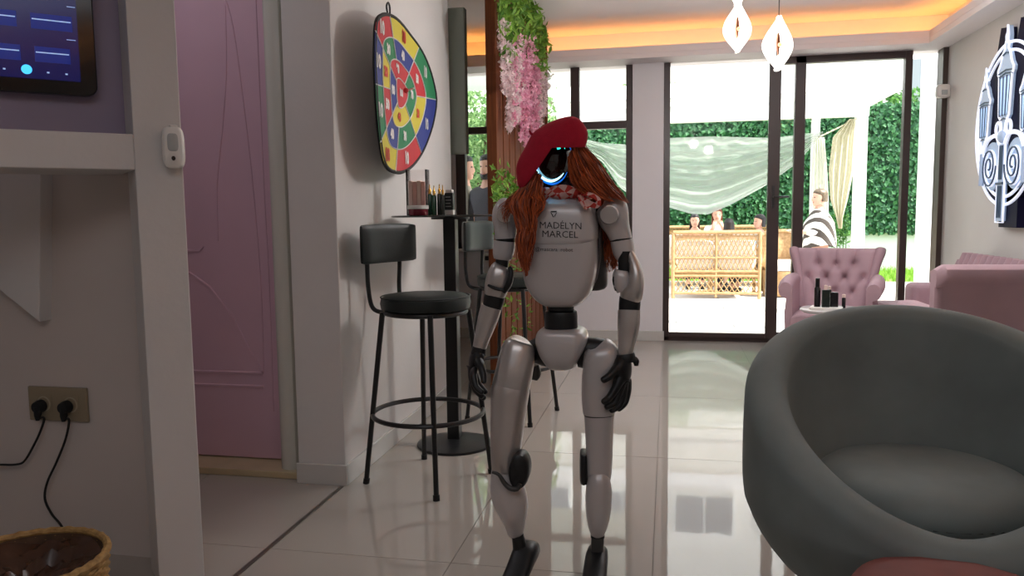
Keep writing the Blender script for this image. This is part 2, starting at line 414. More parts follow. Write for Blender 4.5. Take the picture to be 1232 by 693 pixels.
# ================================================================== OUTDOORS
GZ = -0.15
PAVE = mat('paving', (214, 208, 200), 0.7, var=0.06, vscale=3)
tr = S(MB().box((-9, 6.92, GZ-0.15), (9, 14.5, GZ-0.006)).build('terrace', mat('paving_joint', (150, 146, 140), 0.8), smooth=False))
for i in range(14):
    for j in range(6):
        x0 = -3.0+i*0.62; y0 = 6.93+j*1.24
        MB().box((x0, y0, GZ-0.006), (x0+0.612, y0+1.232, GZ+random.uniform(0, 0.002))).build('paving_slab', PAVE, tr, smooth=False)
S(MB().box((-2.1, 6.90, GZ), (2.3, 7.0, 0.0)).build('door_step', PAVE, smooth=False))
S(MB().box((-14, 14.5, GZ-0.15), (14, 40, GZ-0.02)).build('ground', mat('soil', (120, 140, 70), 0.9, var=0.2, vscale=2), smooth=False))
GR = leafy('grass_blade', (110, 160, 50), (160, 200, 80), 0.4)
mb = MB()
for k in range(9000):
    p = V(random.uniform(-1, 8), random.uniform(14.5, 17.2), GZ-0.02)
    h = random.uniform(0.06, 0.16); a_ = random.uniform(0, 6.28); dx = V(math.cos(a_), math.sin(a_), 0)*0.012
    lean = V(random.gauss(0, 0.03), random.gauss(0, 0.03), h)
    mb.add([p-dx, p+dx, p+lean], [(0, 1, 2)])
tag(mb.build('grass', GR, smooth=False), 'sunlit green lawn in front of the white garden wall', 'grass', kind='stuff')
HY = 17.4
gw = S(MB().box((-12, HY, GZ-0.1), (12, HY+0.25, 3.25)).build('garden_wall', mat('garden_wall_paint', (224, 228, 224), 0.7), smooth=False))
HEDGE = leafy('hedge_leaf', (26, 78, 46), (62, 120, 66), 0.1)
mb = MB()
mb.box((-12, HY-0.06, 0.62), (12, HY-0.005, 3.24))
for k in range(42000):
    p = V(random.uniform(-8.5, 9), HY-0.09-random.uniform(0, 0.12), random.uniform(0.6, 3.26))
    leafmb(mb, p, random.uniform(0.09, 0.14), V(random.gauss(0, .4), -1, random.gauss(0.4, .4)), asp=0.7, drop=0.8)
hdg = tag(mb.build('hedge_panel', HEDGE, smooth=False), 'long artificial green leaf hedge covering the garden wall behind the pergola', 'hedge', kind='stuff')
# neighbouring house
NB = mat('house_plaster', (236, 232, 228), 0.8); 
hs = empty('house', (2, 32, GZ), 'pale neighbouring house rising beyond the green hedge', 'house')
MB().box((-14, 32, GZ), (18, 40, 17)).build('wall', NB, hs, smooth=False)
for i in range(8):
    for j in (1,):
        x0 = -9.9+i*3.4 if i < 7 else 8.6; z0 = 10.5 if i < 7 else 5.0
        f = MB().box((x0, 31.9, z0), (x0+2.5, 32.02, z0+1.8)).build('window', PAINTW, hs, smooth=False)
        MB().box((x0+0.12, 31.86, z0+0.12), (x0+1.2, 31.91, z0+1.68)).box((x0+1.3, 31.86, z0+0.12), (x0+2.38, 31.91, z0+1.68)).build('pane', mat('far_glass', (128, 134, 140), 0.1), f, smooth=False)
MB().box((-15, 31.6, 9.5), (19, 32, 9.9)).build('ledge', NB, hs, smooth=False)
# awning outside the left window
S(MB().box((-6.0, 6.9, 2.62), (-0.25, 9.4, 2.70)).build('awning_roof', mat('awning', (226, 234, 234), 0.7), smooth=False))
MB_ = MB().box((-0.3, 7.6, GZ), (-0.22, 7.68, 2.62))
# pergola
pg = empty('pergola', (0.5, 10.5, GZ), 'white painted pergola with slatted roof standing over the terrace seating', 'pergola')
PYF = 13.3
bz0, bz1 = at(900, 144.5, PYF).z, at(900, 125, PYF).z
xr = at(1036, 200, PYF).x
PF = 11.3
MB().box((-1.9, PYF, bz0), (xr+0.1, PYF+0.14, bz1)).build('beam', PAINTW, pg, smooth=False, bevel=0.005)
MB().box((-1.9, PF, bz0+0.12), (xr+0.1, PF+0.14, bz1+0.02)).build('beam', PAINTW, pg, smooth=False, bevel=0.005)
for bx in (-1.9, xr-0.06): MB().box((bx, PF+0.14, bz0+0.12), (bx+0.12, PYF, bz1)).build('beam', PAINTW, pg, smooth=False, bevel=0.005)
for k in range(13):
    yy = PF+0.2+k*0.148
    MB().box((-1.85, yy, bz1), (xr+0.05, yy+0.05, bz1+0.09)).build('slat', PAINTW, pg, smooth=False)
for px_, yy, ww in ((1036, PYF, 0.17), (981, PYF, 0.12)):
    x_ = at(px_, 200, yy).x
    MB().box((x_-ww/2, yy, GZ), (x_+ww/2, yy+ww, bz0+0.01)).build('post', PAINTW, pg, smooth=False, bevel=0.005)
for x_ in (-1.9,): MB().box((x_, PYF, GZ), (x_+0.12, PYF+0.12, bz0)).build('post', PAINTW, pg, smooth=False)
x_ = at(1119, 200, 8.0).x
tag(MB().box((x_-0.07, 8.0, GZ), (x_+0.07, 8.14, 3.4)).build('column', PAINTW, smooth=False, bevel=0.006), 'slim white square column just outside the right door jamb', 'column')
# drapes
def cloth(name, base, trans=0.45):
    m = leafy(name, base, base, trans, 0.8); return m
CL1 = cloth('drape_white', (236, 236, 228))
SHEER = cloth('drape_sheer', (196, 204, 196))
_n = SHEER.node_tree; _o = _n.nodes['Material Output']; _s = _o.inputs[0].links[0].from_socket
_t = _n.nodes.new('ShaderNodeBsdfTransparent'); _m = _n.nodes.new('ShaderNodeMixShader'); _m.inputs[0].default_value = 0.38
_n.links.new(_s, _m.inputs[1]); _n.links.new(_t.outputs[0], _m.inputs[2]); _n.links.new(_m.outputs[0], _o.inputs[0]); CL2 = cloth('drape_cream', (206, 200, 176))
def interp(tab, x):
    if x <= tab[0][0]: return tab[0][1]
    for (a, p), (b, q) in zip(tab, tab[1:]):
        if x <= b: return p+(q-p)*(x-a)/(b-a)
    return tab[-1][1]
topt = [(690, 164), (725, 172), (755, 174), (806, 166), (860, 164), (930, 166), (990, 158)]
bott = [(690, 170), (705, 182), (725, 195), (745, 225), (770, 244), (806, 250), (830, 257), (852, 258), (880, 246), (920, 224), (960, 196), (990, 160)]
rings = []
for i in range(91):
    x = 690+300*i/90; r = []
    for j in range(33):
        t = j/32
        yt = interp(topt, x); yb = interp(bott, x)
        y = yt+(yb-yt)*t
        # hanging folds fan out from the two tied ends
        ph = (x-690)/300
        fold = math.sin((t*5.5+ph*1.3)*2*PI+2*math.sin(ph*6))*0.09*math.sin(PI*t)**0.6 + math.sin(ph*60+t*4)*0.035*(1-t)
        r.append(at(x, y, 12.3+fold+0.3*math.sin(PI*t)*math.sin(PI*ph)))
    rings.append(r)
tag(MB().loft(rings, cap=False, closed=False).build('hanging_drape', SHEER), 'large white cloth swag sagging between the pergola posts', 'drape')
def curtain(px0, tab, yy, m, label, amp=0.05, nf=5):
    rr = []
    for i in range(30):
        t = i/29; y = tab[0][0]+(tab[-1][0]-tab[0][0])*t
        xl = interp([(q[0], q[1]) for q in tab], y); xr_ = interp([(q[0], q[2]) for q in tab], y)
        rr.append([at(xl+(xr_-xl)*j/40, y, yy+amp*math.sin(j/40*2*PI*nf+t)) for j in range(41)])
    return tag(MB().loft(rr, cap=False, closed=False).build('curtain', m), label, 'curtain')
curtain(0, [(165, 979, 992), (200, 977, 995), (240, 975, 997), (300, 973, 996)], 13.05, CL1, 'white curtain hanging straight behind the woman in the striped poncho')
curtain(0, [(143, 1022, 1029), (165, 1002, 1029), (205, 997, 1027), (240, 999, 1020), (262, 1006, 1014), (275, 1009, 1013)], 12.9, CL2, 'cream curtain gathered to a point beside the pergola post', 0.04, 4)
tag(MB().tube([at(985, 165, 12.3), at(1008, 154, 12.8), at(1030, 143, PYF-0.02)], 0.012, 6).build('rope', CL2), 'cream rope tying the swag up to the pergola post', 'rope')

# wicker sofa, back towards us
WK = mat('wicker', (186, 152, 108), 0.6, rgb2=(150, 116, 74), vscale=30)
CUSH = mat('white_cushion', (236, 230, 222), 0.8)
def wicker_sofa(X0, X1, Yb, H, label, group=None, rz=0, nsec=2, sg=1):
    t = empty('wicker_sofa', ((X0+X1)/2, Yb, GZ), label, 'sofa', group)
    z0 = GZ
    def bar(nm, a, b, r=0.022, par=t): MB().tube([a, b], r, 8).build(nm, WK, par)
    for x in (X0, X1): bar('leg', V(x, Yb, z0), V(x, Yb, z0+H-0.03), 0.026)
    for x in (X0, X1): bar('leg', V(x, Yb+sg*0.7, z0), V(x, Yb+sg*0.7, z0+0.6), 0.026)
    bar('post', V((X0+X1)/2, Yb, z0+0.02), V((X0+X1)/2, Yb, z0+H-0.03), 0.018)
    for zz, r in ((H-0.03, 0.03), (H*0.60, 0.016), (H*0.40, 0.02), (H*0.335, 0.02), (0.08, 0.02)):
        bar('rail', V(X0, Yb, z0+zz), V(X1, Yb, z0+zz), r)
    for x in (X0, X1):
        MB().tube([V(x, Yb, z0+H*0.75), V(x, Yb+sg*0.3, z0+0.66), V(x, Yb+sg*0.7, z0+0.6)], 0.035, 8).build('armrest', WK, t)
    wv = MB()
    def lattice(xa, xb, za, zb, step, th=0.007):
        n = max(1, int(round((xb-xa)/step)))
        for k in range(n):
            x = xa+(xb-xa)*k/n; x2 = xa+(xb-xa)*(k+1)/n
            rows = max(1, int(round((zb-za)/(step*2))))
            for r_ in range(rows):
                a1 = za+(zb-za)*r_/rows; a2 = za+(zb-za)*(r_+1)/rows; am = (a1+a2)/2; xm = (x+x2)/2
                for p, q in (((x, am), (xm, a1)), ((xm, a1), (x2, am)), ((x, am), (xm, a2)), ((xm, a2), (x2, am))):
                    wv.tube([V(p[0], Yb, z0+p[1]), V(q[0], Yb, z0+q[1])], th, 4, cap=False)
    for xa, xb in ((X0, (X0+X1)/2), ((X0+X1)/2, X1)):
        lattice(xa, xb, H*0.42, H*0.94, 0.06); lattice(xa, xb, 0.09, H*0.33, 0.075)
    for k in range(5):
        zz = H*0.345+k*0.012; wv.tube([V(X0, Yb+0.004, z0+zz), V(X1, Yb+0.004, z0+zz)], 0.006, 4)
        zz = H*0.86+k*0.016; wv.tube([V(X0, Yb-0.004, z0+zz), V(X1, Yb-0.004, z0+zz)], 0.007, 4)
    o = wv.build('weave', WK, t, smooth=False); o['kind'] = 'stuff'
    MB().box((X0+0.03, min(Yb+sg*0.08, Yb+sg*0.72), z0+0.36), (X1-0.03, max(Yb+sg*0.08, Yb+sg*0.72), z0+0.40)).build('seat', WK, t, smooth=False)
    for xa, xb in ((X0+0.04, (X0+X1)/2-0.01), ((X0+X1)/2+0.01, X1-0.04)):
        MB().ellip(((xa+xb)/2, Yb+sg*0.11, z0+0.62), ((xb-xa)/2, 0.06, 0.24), 20, 12, e=0.5).build('cushion', CUSH, t)
    return t
p0 = atz(808, 360, GZ); p1 = atz(914, 359, GZ)
SY = (p0.y+p1.y)/2
wicker_sofa(p0.x+0.02, p1.x-0.02, SY, (at(860, 277, SY).z-GZ), 'wicker two-seat sofa seen from behind, by the terrace table')
wicker_sofa(at(790, 275, 14.15).x, at(935, 275, 14.15).x, 14.15, at(860, 271, 14.15).z-GZ, 'wicker sofa facing the camera, on which the dark-haired and reddish-haired women sit', sg=-1)
# wicker armchair further right
q0 = at(944, 300, 11.9)
t = empty('wicker_armchair', (q0.x, 11.9, GZ), 'wicker armchair with rounded back to the right of the wicker sofa', 'armchair')
rr = []
for i in range(9):
    z = GZ+0.05+i*0.1
    rad = 0.33+0.02*math.sin(i)
    rr.append([V(q0.x+rad*math.cos(a_)*1.0, 11.9+rad*math.sin(a_), z+(0.10*math.sin(a_) if i > 4 else 0)*1.0) for a_ in [PI*0.0+PI*1.0*k/16 for k in range(17)]])
MB().loft(rr, cap=False, closed=False).build('back', WK, t)
MB().tube(rr[-1], 0.03, 8).build('rim', WK, t)
MB().lathe([(0.30, 0.0), (0.31, 0.36), (0.02, 0.37)], (q0.x, 11.9, GZ+0.02), 20).build('seat', WK, t)
MB().ellip((q0.x, 11.85, GZ+0.45), (0.27, 0.26, 0.09), 20, 10, e=0.6).build('cushion', CUSH, t)
# terrace table the guests sit at
q = at(855, 285, 12.5)
t = empty('terrace_table', (q.x, 12.5, GZ), 'low round terrace table behind the wicker sofa', 'table')
MB().lathe([(0.01, 0.66), (0.26, 0.66), (0.26, 0.70), (0.01, 0.70)], (q.x, 12.5, GZ), 28).build('tabletop', PAINTW, t)
MB().lathe([(0.22, 0), (0.04, 0.03), (0.04, 0.66)], (q.x, 12.5, GZ), 16).build('leg', WK, t)

# trees and shrubs seen over the hedge and beside the terrace
TL = leafy('tree_leaf', (96, 136, 80), (156, 186, 126), 0.4)
TL2 = leafy('tree_leaf_dark', (52, 100, 50), (110, 160, 80), 0.4)
BARK = mat('bark', (96, 76, 58), 0.8)
def tree(name, label, c, r, h0, n, size, m, cat='tree', group=None):
    t = empty(name, (c[0], c[1], GZ), label, cat, group)
    trk = MB().tube([V(c[0], c[1], GZ), V(c[0]+0.05, c[1], (c[2]+GZ)/2), V(*c)], [0.09, 0.07, 0.03], 8)
    for k in range(7):
        a_ = random.uniform(0, 6.28)
        trk.tube([V(c[0], c[1], c[2]-r[2]*0.6), V(c[0]+math.cos(a_)*r[0]*0.6, c[1]+math.sin(a_)*r[1]*0.6, c[2]+random.uniform(-.3, .6)*r[2])], [0.035, 0.012], 5)
    trk.build('trunk', BARK, t)
    mb = MB()
    for k in range(n):
        u = V(random.gauss(0, 1), random.gauss(0, 1), random.gauss(0, 1)).normalized()*random.uniform(0.45, 1.0)
        lump = 1+0.18*math.sin(u.x*7)*math.cos(u.z*6)
        leafmb(mb, V(c[0]+u.x*r[0]*lump, c[1]+u.y*r[1]*lump, c[2]+u.z*r[2]*lump), random.uniform(0.6, 1.2)*size)
    f = mb.build('foliage', m, t, smooth=False); f['kind'] = 'stuff'
    return t
tp = at(578, 150, 9.5)
tree('leafy_tree', 'bright green leafy tree directly behind the two standing men', (tp.x-0.2, 10.2, 1.75), (1.15, 0.8, 1.25), 0, 7000, 0.10, TL)
tp = at(728, 122, 18.6)
tree('shrub_tree', 'yellow-green tree top over the hedge in the left window', (tp.x+0.9, 19.2, 3.6), (1.2, 0.8, 0.7), 0, 3000, 0.13, TL)
tp = at(660, 122, 16)
tree('shrub_tree', 'tree crown showing between the flower partition and the window mullion', (tp.x-0.6, 18.8, 3.3), (1.0, 0.7, 0.9), 0, 2500, 0.13, TL2)
tp = at(1065, 140, 18.4)
tree('climbing_plant', 'climbing plant spilling over the hedge top at the right', (tp.x, 18.4, 3.35), (0.9, 0.5, 0.42), 0, 1600, 0.12, TL2, 'plant')
mb = MB()
for k in range(140):
    leafmb(mb, at(random.uniform(1002, 1022), random.uniform(258, 296), 15.0), 0.10)
for k in range(5):
    mb.tube([V(at(1005+3*k, 310, 15.0).x, 15.0, GZ-0.02), at(1003+4*k, 262+4*(k % 2), 15.0)], 0.008, 4)
tag(mb.build('garden_plant', TL2, smooth=False), 'small leafy garden plant by the white wall beside the cream curtain', 'plant')

# ================================================================== BAR STOOLS AND TABLE
def make_stool(label):
    t = empty('bar_stool', (0, 0, 0), label, 'stool', 'green padded bar stools at the tall round table')
    seat = MB().lathe([(0.02, 0.715), (0.165, 0.715), (0.182, 0.722), (0.186, 0.745), (0.182, 0.765), (0.165, 0.777), (0.10, 0.783), (0.02, 0.784)], n=40).build('seat', GREENLEATHER, t)
    MB().tube([V(0.183*math.cos(a), 0.183*math.sin(a), 0.771) for a in [2*PI*k/40 for k in range(40)]], 0.003, 6, loop=True).build('piping', GREENLEATHER, seat)
    MB().tube([V(0.165*math.cos(a), 0.165*math.sin(a), 0.707) for a in [2*PI*k/40 for k in range(40)]], 0.010, 8, loop=True).build('seat_ring', BLACK, t)
    for sx in (-1, 1):
        for sy in (-1, 1):
            lg = MB().tube([V(0.125*sx, 0.125*sy, 0.71), V(0.185*sx, 0.185*sy, 0.02)], [0.0115, 0.0105], 10).build('leg', BLACK, t)
            MB().tube([V(0.184*sx, 0.184*sy, 0.022), V(0.1865*sx, 0.1865*sy, 0.0)], 0.0135, 10).build('foot_cap', RUB, lg)
    for zz in (0.285,):
        rr_ = (0.125+(0.71-zz)/0.69*0.06)*1.414
        MB().tube([V(rr_*math.cos(a), rr_*math.sin(a), zz) for a in [2*PI*k/48 for k in range(48)]], 0.010, 8, loop=True).build('foot_ring', BLACK, t)
    for sy in (-1, 1):
        pts = catmull([V(-0.08, 0.085*sy, 0.705), V(-0.17, 0.085*sy, 0.703), V(-0.215, 0.09*sy, 0.725), V(-0.228, 0.095*sy, 0.80), V(-0.226, 0.10*sy, 0.90), V(-0.222, 0.10*sy, 1.05)], 6)
        MB().tube(pts, 0.0095, 8).build('back_tube', BLACK, t)
    # padded backrest, gently curved
    rings = []
    for i in range(15):
        u = -1+2*i/14; y = 0.165*u; x0 = -0.222+0.03*u*u
        k = (1-abs(u)**6)**0.5 if abs(u) < 1 else 0.05
        k = max(k, 0.25)
        ring = []
        for q in range(20):
            a = 2*PI*q/20; ca = math.copysign(abs(math.cos(a))**0.35, math.cos(a)); sa = math.copysign(abs(math.sin(a))**0.45, math.sin(a))
            ring.append(V(x0+0.03*ca*k, y, 0.985+0.082*sa*(0.9+0.1*k)))
        rings.append(ring)
    MB().loft(rings).build('backrest', GREENLEATHER, t)
    return t
st1 = make_stool('nearer green bar stool, in full view left of the robot under the dartboard')
st2 = copy_tree(st1)
st1.location = (-0.975, 3.02, 0); st1.rotation_euler.z = math.radians(-22)
st2.location = (-0.83, 4.08, 0); st2.rotation_euler.z = math.radians(-14)
st2['label'] = 'farther green bar stool, behind the table post and half hidden by the robot'
TC = V(-1.00, 3.50, 0)
t = empty('bar_table', TC, 'tall round bar table with thin dark glass top, black post and disc base', 'table')
MB().lathe([(0.005, 1.092), (0.270, 1.092), (0.275, 1.095), (0.275, 1.099), (0.27, 1.102), (0.005, 1.102)], TC, 48).build('tabletop', mat('smoked_glass', (30, 34, 32), 0.05, spec=0.7), t)
MB().box((TC.x-0.029, TC.y-0.029, 0.02), (TC.x+0.029, TC.y+0.029, 1.088)).build('post', BLACK, t, smooth=False, bevel=0.004)
MB().lathe([(0.005, 1.082), (0.09, 1.082), (0.09, 1.092), (0.005, 1.092)], TC, 24).build('top_plate', BLACK, t)
MB().lathe([(0.178, 0.0), (0.182, 0.004), (0.180, 0.012), (0.12, 0.026), (0.05, 0.034), (0.005, 0.036)], TC, 48).build('base', mat('base_iron', (24, 24, 26), 0.4), t)
# products on the bar table
TZ = 1.102
def on(px, py, Y): return at(px, py, Y)
bx = at(503, 225, 3.38)
t = empty('acrylic_holder', (bx.x, 3.38, TZ), 'tall clear acrylic holder filled with pink cards on the bar table', 'holder')
W2, D2, H2 = 0.047, 0.03, 0.205
sh = MB()
for a, b in (((-W2, -D2, 0), (-W2+.003, D2, H2)), ((W2-.003, -D2, 0), (W2, D2, H2)), ((-W2, -D2, 0), (W2, -D2+.003, H2)), ((-W2, D2-.003, 0), (W2, D2, H2)), ((-W2, -D2, 0), (W2, D2, .004))):
    sh.box((bx.x+a[0], 3.38+a[1], TZ+a[2]), (bx.x+b[0], 3.38+b[1], TZ+b[2]))
sh.build('case', ACRYL, t, smooth=False)
PK = mat('pink_card', (236, 190, 178), 0.6)
for k in range(4):
    x0 = bx.x-0.04+k*0.02
    MB().box((x0, 3.38-0.018, TZ+0.005), (x0+0.017, 3.38+0.018, TZ+0.155-0.004*(k % 2))).build('card', PK if k % 2 else mat('pale_card', (240, 214, 200), 0.6), t, smooth=False)
jx = at(503, 253, 3.30)
t = empty('cream_jar', (jx.x, 3.30, TZ), 'low red cosmetic jar with white lid in front of the acrylic holder', 'jar')
MB().lathe([(0.005, 0), (0.043, 0), (0.045, 0.004), (0.045, 0.028), (0.005, 0.028)], (jx.x, 3.30, TZ), 28).build('jar_body', mat('dark_red', (110, 28, 44), 0.2), t)
MB().lathe([(0.005, 0.028), (0.047, 0.028), (0.047, 0.042), (0.045, 0.044), (0.005, 0.044)], (jx.x, 3.30, TZ), 28).build('lid', WHITE, t)
DG = mat('green_bottle', (14, 66, 46), 0.15, coat=0.4); GC = mat('gold_cap', (190, 150, 70), 0.25, metal=0.9)
DK = mat('dark_bottle', (30, 34, 26), 0.2, coat=0.3)
def vial(px, Y, h, r, body, cap, label, capr=0.6, grp='small green and gold cosmetic bottles on the bar table'):
    x = at(px, 250, Y).x
    t = empty('cosmetic_bottle', (x, Y, TZ), label, 'bottle', grp)
    MB().lathe([(0.003, 0), (r, 0), (r, h*0.94), (r*0.8, h), (0.003, h)], (x, Y, TZ), 18).build('bottle_body', body, t)
    MB().lathe([(r*capr, h), (r*capr, h+0.018), (r*0.25, h+0.024), (r*0.2, h+0.042), (0.001, h+0.043)], (x, Y, TZ), 14).build('cap', cap, t)
vial(517.5, 3.36, 0.095, 0.0115, DG, GC, 'dark green bottle nearest the acrylic holder with gold dropper cap')
vial(522.5, 3.33, 0.088, 0.011, DG, GC, 'front green bottle with gold dropper cap, second from the acrylic holder')
vial(529, 3.36, 0.095, 0.011, DK, GC, 'tallest olive bottle with gold dropper cap, middle of the bar table')
vial(533, 3.33, 0.09, 0.009, DK, GC, 'slim dark bottle with gold cap beside the black and white tube')
x = at(541, 240, 3.36).x
t = empty('black_white_tube', (x, 3.36, TZ), 'black and white lettered box standing at the right of the gold capped bottles', 'box')
MB().box((x-0.017, 3.345, TZ), (x+0.019, 3.38, TZ+0.022)).box((x-0.015, 3.345, TZ+0.098), (x+0.015, 3.378, TZ+0.112)).build('cap', WHITE, t, smooth=False, bevel=0.002)
bb = MB().box((x-0.019, 3.343, TZ+0.022), (x+0.019, 3.38, TZ+0.098)).build('box_body', RBLACK, t, smooth=False, bevel=0.002)
lt = MB()
for k in range(4): lt.box((x-0.014, 3.3415, TZ+0.036+k*0.014), (x+0.012-0.004*(k % 2), 3.3425, TZ+0.039+k*0.014))
lt.build('print', mat('print_grey', (170, 170, 168), 0.5), bb, smooth=False)

# ================================================================== DARTBOARD (soft, slightly curled)
OUT = [(0, 469, 18.5), (15, 480, 26), (30, 494, 43.5), (45, 504, 57), (60, 513, 74), (75, 520, 95), (90, 524.5, 120), (105, 521, 146), (120, 515, 166), (135, 507, 184), (150, 496, 199), (165, 485, 206.5), (180, 476, 207),
       (195, 467, 203), (210, 461, 192), (225, 457.5, 172), (240, 455, 149), (255, 453, 122), (270, 452, 101), (285, 451, 78), (300, 451, 56), (315, 451.5, 36), (330, 453.5, 24), (345, 460, 18)]
def bplane(x, y, off=0.0):
    # board plane leans off the wall at its near edge
    n = V(1, 0.10, 0).normalized(); p0_ = V(-1.268, 4.1, 0)+n*off
    d = ray(x, y); s_ = (p0_-CAM).dot(n)/d.dot(n)
    return CAM+d*s_
def bpt(phi, r, off=0.0):
    phi = phi % 360
    k = int(phi//15); f_ = (phi-15*k)/15
    a, b = OUT[k], OUT[(k+1) % 24]
    p_1, p_2 = OUT[k-1], OUT[(k+2) % 24]
    def cr(i): 
        q0, q1, q2, q3 = p_1[i], a[i], b[i], p_2[i]
        return 0.5*(2*q1+(q2-q0)*f_+(2*q0-5*q1+4*q2-q3)*f_*f_+(3*q1-q0-3*q2+q3)*f_**3)
    cx, cy = 483, 112
    return bplane(cx+(cr(1)-cx)*r, cy+(cr(2)-cy)*r, off)
BR, BY, BG, BB = mat('board_red', (190, 36, 48), 0.6), mat('board_yellow', (206, 190, 60), 0.6), mat('board_green', (26, 122, 76), 0.6), mat('board_blue', (36, 52, 132), 0.6)
BW = mat('board_white', (220, 216, 214), 0.6); BRD = mat('board_text_red', (196, 50, 36), 0.6)
t = empty('dartboard', bpt(0, 0)-V(0, 0, 0.37), 'colourful red yellow green and blue soft dartboard hanging on the left wall', 'dartboard')
mats = [BY, BG, BB, BR]
seq_o = [0, 1, 2, 3, 0, 1, 2, 3]; seq_m = [2, 3, 0, 1, 2, 3, 0, 1]; seq_i = [3, 1, 0, 2]
mb = MB()
st_ = 5
def grid(phi0, phi1, r0, r1, mi):
    n = int((phi1-phi0)/st_)
    rows = [[bpt(phi0+i*st_, r, 0.006) for i in range(n+1)] for r in (r0, (r0+r1)/2, r1)]
    mb.loft(rows, cap=False, closed=False, mi=mi)
for k in range(8):
    grid(k*45, k*45+45, 0.71, 1.0, seq_o[k]); grid(k*45, k*45+45, 0.43, 0.71, seq_m[k])
for k in range(4): grid(-45+k*90, 45+k*90, 0.19, 0.43, seq_i[k])
grid(0, 360, 0.001, 0.19, 3)
face = mb.build('board_face', mats, t)
MB().loft([[bpt(a, r, o_) for a in range(0, 360, 5)] for r, o_ in ((1.0, 0.0055), (1.0, -0.004), (0.5, -0.004), (0.01, -0.004))], cap=False).build('backing', BW, t)
MB().tube([bpt(a, 1.0, 0.002) for a in range(0, 360, 5)], 0.009, 8, loop=True).build('rim', RUB, t)
ln = MB()
for r in (0.71, 0.43, 0.19): ln.tube([bpt(a, r, 0.008) for a in range(0, 360, 5)], 0.0028, 4, loop=True)
for k in range(8): ln.tube([bpt(k*45, r, 0.008) for r in (0.43, 0.6, 0.8, 0.99)], 0.0028, 4)
for k in range(4): ln.tube([bpt(45+k*90, r, 0.008) for r in (0.19, 0.3, 0.43)], 0.0028, 4)
ln.build('divider_lines', BW, face)
def bnum(s_, phi, r, size, m):
    c = bpt(phi, r, 0.009); ex = bplane(500, 110)-bplane(480, 110); ex.z = 0
    M = frame3(c, ex, V(0, 0, 1)); q = MB(); tex(q, s_, size, M, bold=0.004); q.build('number', m, face, smooth=False)
for k in range(8):
    bnum('10', k*45+22, 0.86, 0.075, BRD if seq_o[k] == 0 else BW)
for k, s_ in enumerate(['40', '50', '20', '30', '40', '50', '20', '30']): bnum(s_, k*45+22, 0.57, 0.055, BRD if seq_m[k] == 0 else BW)
for k, s_ in enumerate(['90', '70', '60', '80']): bnum(s_, k*90, 0.31, 0.05, BRD if seq_i[k] == 0 else BW)
bnum('100', 0, 0.0, 0.04, BW)
MB().tube(catmull([bplane(467, 19), bplane(465, 8), bplane(467, 3), bplane(469, 9), bplane(469, 19)], 5), 0.004, 6).build('hanging_loop', RUB, t)
dq = bpt(60, 0.08, 0.01)
dt = empty('dart', dq, 'small red ball dart stuck on the centre of the dartboard', 'dart')
MB().ellip(dq+V(0.012, 0, 0), (0.012, 0.012, 0.012), 14, 8).build('ball', BR, dt)
MB().tube([dq+V(0.03, -0.01, 0), dq+V(0.06, -0.03, 0.004)], 0.004, 6).build('tail', BW, dt)

# ================================================================== WALL ITEMS, LEFT
# grey-green hanging panel at the end of the wall
pz_ = at(552, 187, 4.72)
t = tag(MB().box((-1.335, 4.60, pz_.z), (at(563, 100, 4.66).x, 4.66, 2.34)).build('fabric_blind', mat('panel_greygreen', (140, 148, 138), 0.6), smooth=False, bevel=0.008),
    'tall grey-green fabric panel hanging at the far end of the dartboard wall', 'panel')
# socket plate with two plugs
def nic(x, y, off=0.0): return at(x, y, OY-off)
c = nic(72, 485.5); pw, ph = (nic(107, 485).x-nic(37, 485).x)/2, (nic(72, 465).z-nic(72, 505.5).z)/2
t = empty('wall_socket', V(c.x, OY, c.z-ph), 'beige double wall socket on the dim wall at the left', 'socket')
BEIGE = mat('socket_beige', (150, 136, 112), 0.4, metal=0.2)
MB().box((c.x-pw, OY-0.010, c.z-ph), (c.x+pw, OY, c.z+ph)).build('plate', BEIGE, t, smooth=False, bevel=0.003)
for s_ in (-1, 1):
    Mx = Matrix.Translation((c.x+s_*pw*0.46, OY-0.010, c.z)) @ Matrix.Rotation(PI/2, 4, 'X')
    MB().lathe([(0.024, 0), (0.026, 0.002), (0.022, 0.003), (0.021, -0.004), (0.001, -0.004)], (0, 0, 0), 24, Mx).build('socket_ring', mat('socket_ring', (170, 158, 134), 0.35), t)
    MB().box((c.x+s_*pw*0.46-0.030, OY-0.0115, c.z-0.030), (c.x+s_*pw*0.46+0.030, OY-0.0098, c.z+0.030)).build('socket_insert', BEIGE, t, smooth=False, bevel=0.0005)
